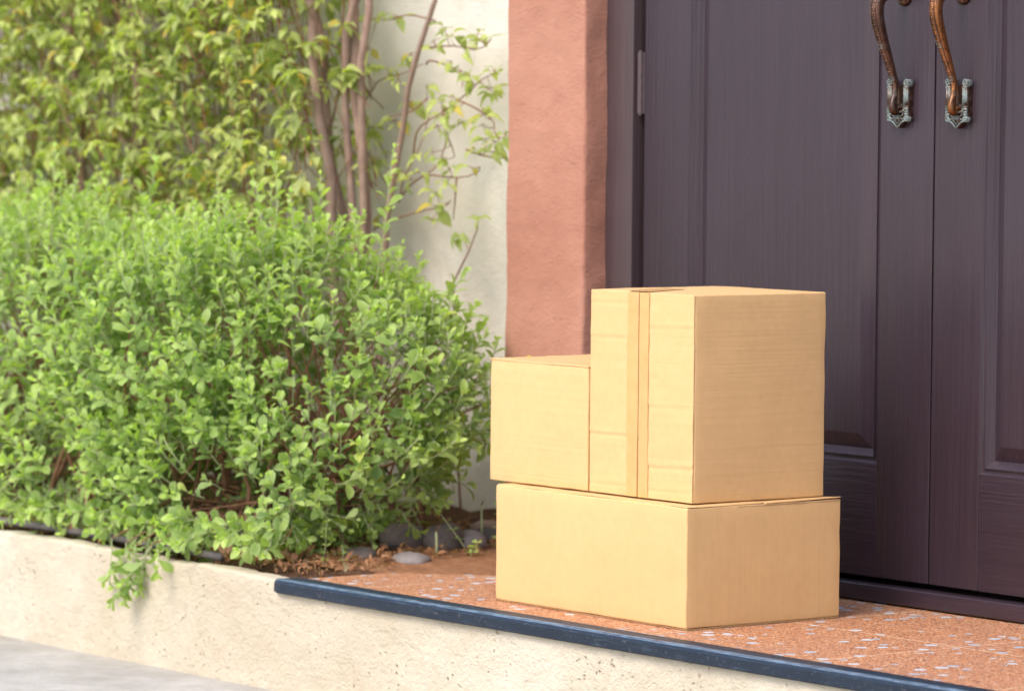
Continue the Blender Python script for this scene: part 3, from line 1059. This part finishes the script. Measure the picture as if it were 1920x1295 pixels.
def shrub(name, root_loc, lumps, count, label, extras=(), zmin=0.03, seed=1, tint=0.25):
    random.seed(seed)
    root = empty(name, root_loc)
    tag(root, label, 'shrub')
    L = Leaves('obovate'); st = MB(); br = MB()
    area = [((r[0] * r[1]) ** 1.6 + (r[0] * r[2]) ** 1.6 + (r[1] * r[2]) ** 1.6) ** (1 / 1.6) for _, r in lumps]
    tot = sum(area)
    base = Vector(root_loc)
    for i, (c, r) in enumerate(lumps):
        n = int(count * area[i] / tot)
        c = Vector(c); k = 0
        while k < n:
            v = rv()
            shell = 1.0 if random.random() < 0.62 else random.uniform(0.72, 0.95)
            bumpy = 0.97 + 0.20 * fbm((v.x + c.x, v.y, v.z + c.y), 2.9, 3)
            q = Vector([c[j] + v[j] * r[j] * shell * bumpy for j in range(3)])
            k += 1
            if in_lump(q, lumps, 0.86, i) or q.z < zmin: continue
            if q.y > 0.74 or (q.x > PX + 0.0 and q.z < 0.10): continue
            # openings in the mass
            if fbm((q.x * 1.0, q.y, q.z), 5.2, 2) < -0.40 and shell > 0.9: continue
            nrm = Vector([v[j] / r[j] for j in range(3)]).normalized()
            d = (nrm * 0.75 + Vector((0, 0, 0.62)) + rv() * 0.42).normalized()
            if q.z < 0.12: d = (nrm + Vector((0, 0, -0.10)) + rv() * 0.35).normalized()
            ln = random.uniform(0.05, 0.12)
            if nrm.z > 0.3 and random.random() < 0.24: ln *= random.uniform(1.4, 2.1)
            if q.x > -1.48: ln = min(ln, 0.075)
            if q.x > -1.30 and q.z > 0.50: continue
            if q.y + d.y * ln > 0.76: continue
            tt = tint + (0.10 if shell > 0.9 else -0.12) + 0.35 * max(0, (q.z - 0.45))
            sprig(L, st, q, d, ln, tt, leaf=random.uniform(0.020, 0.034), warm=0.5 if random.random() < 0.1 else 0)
            # woody twig leading back into the bush
            if random.random() < 0.12:
                tgt = base + Vector((random.uniform(-0.15, 0.15), random.uniform(-0.1, 0.1), 0.05)) + (c - base) * 0.35
                mid = q.lerp(tgt, 0.45) + rv() * 0.03
                br.tube([q, mid, q.lerp(tgt, 0.8) + rv() * 0.02], [0.0012, 0.0022, 0.0034], 5, False)
    for (p, d, ln, tt) in extras:
        p = Vector(p)
        sprig(L, st, p, d, ln, tt, leaf=0.031, step=0.0125, bend=0.5, up=0.2)
        tgt = base + Vector((0, 0, 0.25))
        br.tube([p, p.lerp(tgt, 0.3 if p.z > 0.2 else 0.10)], [0.0013, 0.002], 5, False)
    # main stems from the ground
    for k in range(18):
        c, r = random.choice(lumps)
        g = Vector((min(PX - 0.05, c[0] + random.uniform(-0.7, 0.7) * r[0] * 0.6), max(-0.04, c[1] + random.uniform(-0.5, 0.5) * r[1]), 0.0))
        e = Vector((c[0] + random.uniform(-0.7, 0.7) * r[0], max(-0.10, c[1] + random.uniform(-0.7, 0.7) * r[1]), max(0.26, c[2] + random.uniform(0.0, 0.6) * r[2])))
        m_ = g.lerp(e, 0.5) + rv() * 0.05
        m_.z = max(m_.z, 0.04)
        br.tube([g, g.lerp(m_, .5) + rv() * .01, m_, m_.lerp(e, .5) + rv() * .02, e], [0.0075, 0.0060, 0.0048, 0.0035, 0.0018], 7, False)
    L.build('foliage', M['leaf'], root)
    st.build('twigs', M['stem'], root)
    br.build('branches', M['twig'], root)
    return root

right_lumps = [((-1.56, .27, .33), (.30, .27, .25)), ((-1.80, .13, .37), (.34, .26, .25)), ((-1.42, .22, .22), (.22, .22, .15)),
               ((-1.54, .03, .14), (.26, .12, .10)), ((-1.74, .06, .17), (.24, .14, .12)), ((-1.64, .20, .46), (.22, .24, .16)), ((-1.30, .34, .35), (.13, .16, .15))]
ex = [((-1.40, .30, .58), (0.12, 0, 1), 0.30, 0.50), ((-1.76, .28, .60), (.05, 0, 1), 0.24, 0.5), ((-1.60, .28, .60), (.05, 0, 1), 0.21, 0.5), ((-1.94, .25, .58), (.05, 0, 1), 0.18, 0.5), ((-1.66, .27, .60), (-.12, 0, 1), 0.16, 0.6),
      ((-1.70, -.168, .035), (.15, -.12, -1), 0.10, 0.3), ((-1.64, -.170, .03), (.25, -.10, -1), 0.12, 0.25), ((-1.60, -.170, .03), (-.15, -.12, -1), 0.14, 0.25), ((-1.55, -.170, .03), (-.35, -.10, -.9), 0.11, 0.3), ((-1.52, -.168, .04), (.35, -.2, -.6), 0.08, 0.35), ((-1.66, -.172, .00), (-.5, -.10, -.9), 0.08, 0.2), ((-1.44, .30, .56), (-0.12, 0, 1), 0.18, 0.4), ((-1.70, .22, .60), (-.15, 0, 1), 0.20, 0.5),
      ((-1.58, .22, .60), (-.1, 0, 1), 0.17, 0.5), ((-1.50, .20, .58), (.15, 0, 1), 0.12, 0.5), ((-1.30, .18, .46), (.75, -.2, .65), 0.11, 0.4), ((-1.20, .22, .38), (.8, -.2, .5), 0.11, 0.5),
      ((-1.38, .30, .48), (.30, .1, .8), 0.09, 0.3), ((-1.18, .28, .22), (.8, .05, .12), 0.11, 0.4), ((-1.26, .10, .17), (.85, -.1, .05), 0.14, 0.4), ((-1.22, .34, .44), (.8, 0, .3), 0.07, 0.2),
      ((-1.32, .00, .10), (.55, -.3, -.05), 0.12, 0.35), ((-1.35, -.04, .10), (.35, -.7, -.35), 0.13, 0.4), ((-1.25, -.06, .08), (.45, -.5, -.45), 0.11, 0.35),
      ((-1.42, -.10, .07), (.1, -.8, -.35), 0.10, 0.3),
      ((-1.66, -.10, .07), (.1, -.65, -.55), 0.12, 0.35), ((-1.62, -.12, .06), (.2, -.4, -.85), 0.13, 0.3), ((-1.58, -.13, .05), (-.1, -.40, -.85), 0.13, 0.25),
      ((-1.60, -.165, -.02), (-.25, -.10, -.8), 0.08, 0.2), ((-1.50, -.10, .05), (.2, -.8, -.2), 0.07, 0.3)]
random.seed(3)
for k in range(30):
    ex.append(((random.uniform(-1.78, -1.22), random.uniform(-.09, -.02), random.uniform(.05, .11)), (random.uniform(-.5, .6), -.6, random.uniform(-.45, .25)), random.uniform(.06, .11), random.uniform(.2, .5)))
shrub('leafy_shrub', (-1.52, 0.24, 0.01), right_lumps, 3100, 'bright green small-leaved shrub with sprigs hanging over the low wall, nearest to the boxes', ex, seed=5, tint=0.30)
left_lumps = [((-2.20, .17, .36), (.38, .28, .25)), ((-2.68, .22, .39), (.42, .30, .25)), ((-3.2, .25, .40), (.40, .30, .26)), ((-2.05, .00, .17), (.32, .12, .11)),
              ((-2.45, .02, .20), (.36, .12, .12)), ((-2.95, .05, .18), (.40, .14, .12)), ((-2.34, .20, .54), (.30, .24, .11)), ((-3.7, .25, .40), (.40, .30, .25))]
ex = [((-1.93, -.08, .09), (.1, -.65, -.25), 0.09, 0.35), ((-1.84, -.10, .07), (.3, -.5, -.35), 0.09, 0.3), ((-2.0, -.1, .08), (-.1, -.7, -.2), 0.09, 0.35),
      ((-2.15, .20, .66), (-.1, 0, 1), 0.12, 0.5), ((-2.38, .25, .60), (.1, 0, 1), 0.19, 0.55), ((-2.55, .25, .60), (0, 0, 1), 0.16, 0.55)]
for k in range(30):
    ex.append(((random.uniform(-3.0, -1.75), random.uniform(-.09, -.02), random.uniform(.05, .12)), (random.uniform(-.5, .6), -.55, random.uniform(-.3, .3)), random.uniform(.06, .11), random.uniform(.3, .6)))
shrub('leafy_shrub', (-2.55, 0.22, 0.01), left_lumps, 3400, 'small-leaved shrub, leaves coloured pale as if sunlit, at the left edge, hiding most of the grey edging pipe', ex, seed=9, tint=0.42)  # raised tint puts the brighter light of the left side into the leaf colour

# ---------------------------------------------------------------- trees against the wall
def ivy_cluster(L, st, p, n=5, size=0.036, warmp=0.05, tint=0.4, facing=None):
    p = Vector(p)
    for k in range(n):
        a = random.uniform(0, 6.28)
        out = Vector((math.cos(a), math.sin(a) * 0.7 - 0.25, random.uniform(-0.9, 0.25))).normalized()
        q = p + out * random.uniform(0.003, 0.012) + rv() * 0.006
        L.add(q, out, Vector((0, -0.35, 1)) + rv() * 0.45, size * random.uniform(0.7, 1.25), min(1, max(0, tint + random.uniform(-0.3, 0.35))),
              random.uniform(0.6, 1.0) if random.random() < warmp else 0.0, random.uniform(0.85, 1.25))
        st.tube([p, q], 0.0007, 4, False)

def polyline(P, y, wob=0.01):
    out = []
    for i, (x, z) in enumerate(P):
        out.append((x, y + wob * math.sin(i * 1.7 + x * 9), z))
    return out

TR = [
 [(-1.871, 1.260), (-1.937, 1.190), (-1.963, 1.118), (-1.976, 0.949), (-1.970, 0.793), (-1.930, 0.649), (-1.914, 0.517)],
 [(-1.996, 1.263), (-1.985, 1.166), (-1.962, 1.010), (-1.939, 0.829), (-1.937, 0.685), (-1.925, 0.516)],
 [(-2.113, 1.265), (-2.080, 1.168), (-2.058, 1.070), (-2.030, 0.925), (-2.001, 0.792), (-1.989, 0.647), (-1.956, 0.515)],
 [(-2.167, 1.266), (-2.101, 1.083), (-2.078, 0.985), (-2.051, 0.828), (-2.011, 0.683), (-1.988, 0.514)],
 [(-1.912, 1.237), (-1.891, 1.165), (-1.914, 1.046), (-1.925, 0.890), (-1.923, 0.709), (-1.92, 0.517)],
]
TRr = [.010, .014, .013, .0115, .010]
def tree(name, label, base, stems, region, nclus, seed, extra_stems=()):
    random.seed(seed)
    root = empty(name, base)
    tag(root, label, 'tree', )
    for i, (P, r) in enumerate(stems):
        y0 = 0.62 + 0.03 * math.sin(i * 2.3)
        pts = [Vector(q) for q in polyline(P, y0)]
        pts = sorted(pts, key=lambda v: -v.z)
        top = pts[0]
        lead = [top + Vector((0.02 * (i - 2), -0.02, 0.28)), top + Vector((0.05 * (i - 2), -0.05, 0.62)), top + Vector((0.08 * (i - 2), 0, 0.9))]
        low = [Vector((base[0] + (pts[-1].x - base[0]) * 0.5, 0.60 + 0.02 * i % 0.05, 0.25)), Vector((base[0] + (pts[-1].x - base[0]) * 0.3, 0.60, -0.01))]
        allp = lead[::-1] + pts + low
        rad = [r * 0.35, r * 0.55, r * 0.75] + [r * (0.85 + 0.15 * k / len(pts)) for k in range(len(pts))] + [r * 1.15, r * 1.5]
        # smooth resample with slight wobble
        V, F = tube(allp, rad, 10)
        o = mesh('trunk', V, F, M['bark'], root)
    L = Leaves('pointed'); st = MB(); br = MB()
    (xa, xb), (ya, yb), (za, zb) = region
    k = 0; tries = 0
    while k < nclus and tries < nclus * 6:
        tries += 1
        x = random.uniform(xa, xb); z = za + (zb - za) * random.random(); y = random.uniform(ya, yb)
        dens = 0.62 + 0.6 * fbm((x, y * 1.5, z), 3.2, 3)
        fx = min(1, max(0.0, (xb - x) / 0.35)); fz = min(1, max(0.1, (z - za) / 0.25))
        if random.random() > dens * (0.25 + 0.75 * fx) * (0.3 + 0.7 * fz): continue
        k += 1
        p = Vector((x, y, z))
        tw = p + Vector((random.uniform(-0.08, 0.08), random.uniform(0, 0.05), -random.uniform(0.02, 0.12)))
        if tw.y > 0.78: tw.y = 0.78
        br.tube([p, p.lerp(tw, 0.5) + rv() * 0.008, tw], [0.0009, 0.0013, 0.0017], 4, False)
        ivy_cluster(L, st, p, random.randint(4, 7), random.uniform(0.030, 0.046), 0.07, random.choice((0.2, 0.45, 0.7)))
    for i in range(int((xb - xa) * 30)):
        x = random.uniform(xa, xb); y = random.uniform(ya + 0.08, 0.77)
        z = random.uniform(za - 0.2, zb * 0.8)
        P = [Vector((x, y, z))]
        d = Vector((random.uniform(-0.5, 0.5), 0, 1)).normalized()
        for s in range(6):
            d = (d + Vector((random.uniform(-.3, .3), random.uniform(-.1, .1), random.uniform(-.05, .15)))).normalized()
            q = P[-1] + d * 0.085
            q.y = min(q.y, 0.78)
            P.append(q)
        br.tube(P, [0.0032, 0.0028, 0.0024, 0.002, 0.0017, 0.0013, 0.0009], 5, False)
    L.build('crown', M['ivy'], root)
    br.build('twigs', M['twig'], root)
    st.build('leaf_stalks', M['stem'], root)
    return root
tree('slender_tree', 'slender tree of several smooth bare trunks growing close to the cream wall', (-1.95, 0.62, 0.02), list(zip(TR, TRr)),
     ((-2.75, -1.93), (0.46, 0.74), (0.50, 1.75)), 900, 21)
TR2 = [[(x + dx, z) for x, z in P] for P, dx in ((TR[1], -0.90), (TR[3], -0.85), (TR[2], -1.05))]
tree('slender_tree', 'small tree smothered in leaves with painted haze, at the upper left, behind the pale shrub', (-2.95, 0.62, 0.02), list(zip(TR2, (.016, .013, .012))),
     ((-3.75, -2.55), (0.42, 0.74), (0.45, 1.75)), 1500, 33)
tree('slender_tree', 'leafy small tree beyond the left edge of the bed', (-4.1, 0.62, 0.02), [([(x - 2.2, z) for x, z in TR[1]], .015)],
     ((-4.7, -3.7), (0.42, 0.74), (0.45, 1.75)), 220, 35)

# loose sapling whose twigs and leaves spread over the wall beside the pillar
TW = [
 [(-1.729,1.188),(-1.782,1.070),(-1.825,0.993),(-1.861,0.902),(-1.895,0.794),(-1.904,0.685)],
 [(-1.844,0.843),(-1.804,0.903),(-1.713,0.945),(-1.615,0.987),(-1.566,1.010),(-1.527,1.030)],
 [(-1.792,1.046),(-1.751,1.056),(-1.685,1.036),(-1.651,1.010),(-1.630,0.993)],
 [(-1.898,0.745),(-1.813,0.783),(-1.742,0.814),(-1.717,0.880),(-1.703,0.892)],
 [(-1.658,0.967),(-1.604,0.952),(-1.545,0.923),(-1.515,0.894),(-1.500,0.880)],
 [(-1.613,0.857),(-1.563,0.840),(-1.480,0.839)],
 [(-1.772,0.798),(-1.652,0.792),(-1.602,0.805),(-1.573,0.820)],
 [(-1.998,0.670),(-1.894,0.697),(-1.791,0.718),(-1.711,0.732),(-1.671,0.744)],
 [(-1.776,1.082),(-1.675,1.087),(-1.596,1.075),(-1.528,1.101)],
 [(-1.752,1.141),(-1.838,1.160),(-1.910,1.143),(-1.983,1.150)],
 [(-2.039,0.956),(-2.002,0.986),(-1.950,1.011),(-1.887,1.023),(-1.796,1.046)],
 [(-1.904,0.733),(-1.854,0.794),(-1.793,0.867),(-1.784,0.951)],
 [(-1.784,0.969),(-1.835,0.933),(-1.886,0.932),(-1.980,0.908)],
 [(-1.713,0.945),(-1.700,0.910),(-1.690,0.850),(-1.686,0.839)],
 [(-1.652,0.792),(-1.660,0.740),(-1.69,0.70)],
]
CL = [(-1.692,1.123),(-1.660,1.107),(-1.606,1.113),(-1.577,1.102),(-1.596,1.078),(-1.528,1.092),(-1.685,1.052),(-1.661,1.032),(-1.752,1.099),(-1.639,1.022),(-1.508,1.030),(-1.585,1.004),(-1.556,0.984),(-1.540,0.993),(-1.674,0.975),(-1.775,0.999),(-1.734,0.969),(-1.634,0.951),(-1.683,0.933),(-1.697,0.910),(-1.657,0.918),(-1.585,0.946),(-1.539,0.934),(-1.535,0.914),(-1.564,0.881),(-1.506,0.891),(-1.496,0.876),(-1.587,0.849),(-1.525,0.853),(-1.708,0.850),(-1.686,0.839),(-1.573,0.820),(-1.672,0.815),(-1.681,0.786),(-1.778,0.805),(-1.813,0.789),(-1.741,0.758),(-1.856,0.963),(-1.887,1.011),(-1.939,1.035),(-2.002,1.035),(-1.980,0.902),(-1.917,0.920),(-1.854,0.807),(-1.979,0.829),(-1.982,1.083),(-1.899,1.155),(-1.972,1.156),(-2.025,1.144),(-1.730,0.701),(-1.701,0.732),(-1.813,0.843),(-1.857,1.070)]
def chaikin(P, n=2):
    for _ in range(n):
        Q = [P[0]]
        for a, b in zip(P[:-1], P[1:]):
            Q += [a.lerp(b, 0.25), a.lerp(b, 0.75)]
        P = Q + [P[-1]]
    return P

def sapling():
    random.seed(44)
    root = empty('sapling', (-1.92, 0.68, 0.03))
    tag(root, 'loose thin-stemmed sapling with drooping pointed leaves over the bare cream wall beside the pillar', 'sapling')
    br = MB(); L = Leaves('pointed'); st = br
    main = [(-1.60, 0.71, 1.55), (-1.66, 0.70, 1.36)] + polyline(TW[0], 0.69) + [(-1.91, 0.68, 0.45), (-1.92, 0.66, 0.2), (-1.92, 0.66, 0.02)]
    V, F = tube(main, [.003, .0042, .0055, .006, .0065, .007, .0075, .008, .009, .010, .011], 9)
    mesh('trunk', V, F, M['bark'], root)
    ends = []
    for P in TW[1:]:
        pts = chaikin([Vector(q) for q in polyline(P, 0.705, 0.014)])
        # finer, wobbly polyline
        fine = []
        for a, b in zip(pts[:-1], pts[1:]):
            for t in (0, .5):
                fine.append(a.lerp(b, t) + Vector((random.uniform(-1, 1), random.uniform(-1, 1), random.uniform(-1, 1))) * 0.0008)
        fine.append(pts[-1])
        n = len(fine)
        br.tube(fine, [0.0024 - 0.0016 * i / n for i in range(n)], 6, False)
        ends += fine
    for (x, z) in CL:
        p = Vector((x, 0.705 + random.uniform(-0.035, 0.02), z))
        q = min(ends, key=lambda e: (e - p).length)
        br.tube([q, q.lerp(p, 0.5) + Vector((0, 0, -0.004)), p], [0.0011, 0.0009, 0.0007], 4, False)
        ivy_cluster(L, st, p, random.randint(3, 6), random.uniform(0.028, 0.042), 0.05, 0.25 + random.uniform(-0.1, 0.25))
    L.build('foliage', M['ivy'], root); br.build('branches', M['twig'], root)
sapling()

def low_runner():
    root = empty('seedling', (-1.66, 0.72, 0.05))
    tag(root, 'single thin stem and two spread leaves on the wall left of the pillar', 'seedling')
    br = MB(); L = Leaves('pointed')
    P = [(-1.66, .72, .05), (-1.69, .72, .30), (-1.672, .71, .45), (-1.668, .70, .561), (-1.645, .70, .591), (-1.610, .70, .634), (-1.581, .70, .682), (-1.566, .69, .700)]
    br.tube(P, [.003, .0028, .0025, .0022, .002, .0018, .0015, .001], 6, False)
    t = Vector(P[-1])
    L.add(t, (0.8, 0.1, 0.30), (-0.2, -0.3, 1), 0.042, 0.2)
    L.add(t, (-0.8, -0.1, 0.25), (0.2, -0.3, 1), 0.042, 0.25)
    L.add(t, (0.05, -0.3, -0.8), (0, -1, 0.3), 0.022, 0.3)
    c = Vector((-1.648, 0.70, 0.668))
    br.tube([P[5], (-1.63, .70, .655), c], 0.001, 5, False)
    for d in ((-.5, -.1, -.6), (.3, -.2, -.9), (-.1, 0, -1), (.6, 0, -.4), (-.7, 0, .1), (-.1, -.3, -.8)):
        L.add(c + rv() * 0.006, d, (0, -1, .5), 0.036, 0.12)
    L.build('foliage', M['ivy'], root); br.build('stem', M['twig'], root)
low_runner()

# one yellow leaf caught beside the boxes
L = Leaves('obovate')
L.add((-1.02, 0.40, 0.430), (0.9, 0.2, 0.1), (0, -0.6, 0.8), 0.026, 0.6, 1.0, 1.4)
o = L.build('fallen_leaf', M['ivy'], None, loc=(-1.02, 0.40, 0.43))
tag(o, 'single orange-yellow leaf caught at the shrub tip by the small box', 'leaf')

# ---------------------------------------------------------------- things on the soil
stone_mats = [mk_stone('dark_stone', (0.085, 0.070, 0.066), (0.15, 0.125, 0.118)), mk_stone('grey_stone', (0.15, 0.135, 0.135), (0.24, 0.215, 0.21)),
              mk_stone('reddish_stone', (0.24, 0.155, 0.13), (0.36, 0.26, 0.22))]
stones = [((-1.150, .215, .016), (.046, .036, .016), 1, 'flat oval pale grey stone nearest to the porch tiles'),
          ((-1.345, .335, .036), (.055, .045, .036), 0, 'large dark rounded stone behind the flat oval one'),
          ((-1.285, .400, .036), (.048, .045, .038), 0, 'dark egg-shaped stone between the large dark and the mauve one'),
          ((-1.270, .455, .028), (.044, .038, .028), 1, 'mauve-grey rounded stone right of the thin bare stalk'),
          ((-1.390, .600, .042), (.046, .036, .018), 2, 'reddish flat stone at the back by the wall'),
          ((-1.260, .165, .018), (.040, .034, .018), 0, 'small dark stone half hidden under the shrub leaves'),
          ((-1.330, .545, .030), (.032, .028, .020), 0, 'small blackish stone at the foot of the salmon pillar')]
for i, (c, r, mi, lab) in enumerate(stones):
    V = []; F = []
    nu, nv = 20, 12
    for a in range(nv + 1):
        th = math.pi * a / nv
        for b in range(nu):
            ph = 2 * math.pi * b / nu
            v = Vector((math.sin(th) * math.cos(ph), math.sin(th) * math.sin(ph), math.cos(th)))
            s = 1 + 0.16 * fbm(v + Vector((i * 3.1, 0, 0)), 1.1, 3)
            ca, sa = math.cos(i * 0.9), math.sin(i * 0.9)
            x, y = v.x * r[0] * s, v.y * r[1] * s
            V.append((c[0] + x * ca - y * sa, c[1] + x * sa + y * ca, c[2] + v.z * r[2] * s))
    for a in range(nv):
        for b in range(nu):
            b2_ = (b + 1) % nu
            F.append((a * nu + b, (a + 1) * nu + b, (a + 1) * nu + b2_, a * nu + b2_))
    o = mesh('stone', V, F, stone_mats[mi], loc=(c[0], c[1], 0))
    tag(o, lab, 'stone', 'stones in the bed beside the porch')

# small weeds, stalks and dry leaves
def weed(loc, h, n, label, kind='round', tint=0.6, size=0.013):
    random.seed(int(abs(loc[0]) * 1000))
    root = empty('weed', loc)
    tag(root, label, 'weed')
    L = Leaves(kind); st = MB()
    p = Vector(loc)
    P = [p.copy()]
    d = Vector((random.uniform(-.3, .3), random.uniform(-.3, 0), 1)).normalized()
    for k in range(n):
        d = (d + rv() * 0.25).normalized()
        p = p + d * (h / n); P.append(p.copy())
        for s in (1, -1):
            o_ = Vector((math.cos(k * 1.6) * s, math.sin(k * 1.6) * s, 0.25))
            L.add(p, o_, Vector((0, -0.3, 1)) + rv() * 0.3, size * random.uniform(0.7, 1.2), tint + random.uniform(-.2, .2), random.choice((0, 0, 0.2)))
    st.tube(P, 0.0011, 5, False)
    L.build('foliage', M['leaf'], root); st.build('stem', M['stem'], root)
weed((-1.235, 0.055, 0.0), 0.105, 6, 'tiny round-leaved weed sprouting between the shrub and the porch tiles')
weed((-1.205, 0.085, 0.0), 0.045, 3, 'lowest tiny weed beside the tile edge, lime green')
weed((-1.21, 0.40, 0.02), 0.10, 4, 'soft green weed behind the stones near the boxes', 'obovate', 0.3, 0.022)
weed((-1.16, 0.45, 0.02), 0.17, 7, 'taller green weed at the foot of the pillar beside the boxes', 'obovate', 0.3, 0.022)
weed((-1.14, 0.36, 0.01), 0.045, 3, 'low yellow-green weed touching the left side of the boxes', 'round', 0.7, 0.018)
def stalk(loc, h, r, lab):
    V, F = tube([Vector(loc), Vector(loc) + Vector((0.002, 0, h * .5)), Vector(loc) + Vector((-0.003, 0.002, h))], [r, r * .9, r * .7], 8)
    root = mesh('stalk', V, F, M['stem'], loc=loc)
    tag(root, lab, 'stalk')
    V, F = tube([Vector(loc) + Vector((-0.003, 0.002, h)), Vector(loc) + Vector((0.010, 0.0, h + 0.014))], [r * .7, r * .3], 6)
    mesh('dry_tip', V, F, M['twig'], root)
stalk((-1.20, 0.315, 0.0), 0.065, 0.0030, 'short thin bare green stalk standing among the dark stones')
stalk((-1.29, 0.50, 0.02), 0.085, 0.0026, 'thin bare stalk with a dry tip in front of the reddish stone')

random.seed(77)
L = Leaves('pointed')
for (p, d, s) in (((-1.34, -.085, .022), (.8, .2, .45), .055), ((-1.30, -.09, .018), (.3, -.5, .2), .045), ((-1.39, -.08, .022), (-.5, .1, .6), .05)):
    L.add(p, d, (0.3, -0.6, 0.7), s, random.random(), 0, 1.3)
o = L.build('dry_leaves', M['dry'], None, loc=(-1.34, -.085, 0.02))
tag(o, 'curled brown dry leaves under the shrub at the top of the low wall', 'dry leaf')
# litter over the bed: countless crumbs, leaves and twigs
L = Leaves('pointed')
tw = MB()
for k in range(2600):
    x = random.uniform(-4.0, -1.12) if k % 3 else random.uniform(-1.75, -1.12)
    y = random.uniform(-0.09, 0.72)
    L.add((x, y, 0.012 + 0.018 * max(0, y) + random.uniform(0, 0.012)), rv(), Vector((0, -.2, 1)) + rv() * .5, random.uniform(0.008, 0.028), random.random(), 0, random.uniform(.6, 1.3))
for k in range(260):
    L.add((random.uniform(-1.36, -1.09), random.uniform(-0.09, 0.16), 0.012 + random.uniform(0, 0.006)), rv(), Vector((0, -.2, 1)) + rv() * .5, random.uniform(0.005, 0.016), random.random(), 0, random.uniform(.6, 1.3))
for k in range(420):
    x = random.uniform(-2.2, -1.13); y = random.uniform(-0.09, 0.7)
    p = Vector((x, y, 0.02)); d = rv(); d.z *= 0.25
    tw.tube([p, p + d * random.uniform(0.02, 0.06)], 0.0012, 4, False)
o = L.build('leaf_litter', M['dry'], None, loc=(-2, 0.3, 0)); tag(o, 'brown leaf litter scattered over the soil of the bed', 'leaf litter', kind='stuff')
o = tw.build('twig_litter', M['twig'], None, loc=(-1.6, 0.3, 0)); tag(o, 'broken brown twigs scattered over the soil of the bed', 'twig litter', kind='stuff')
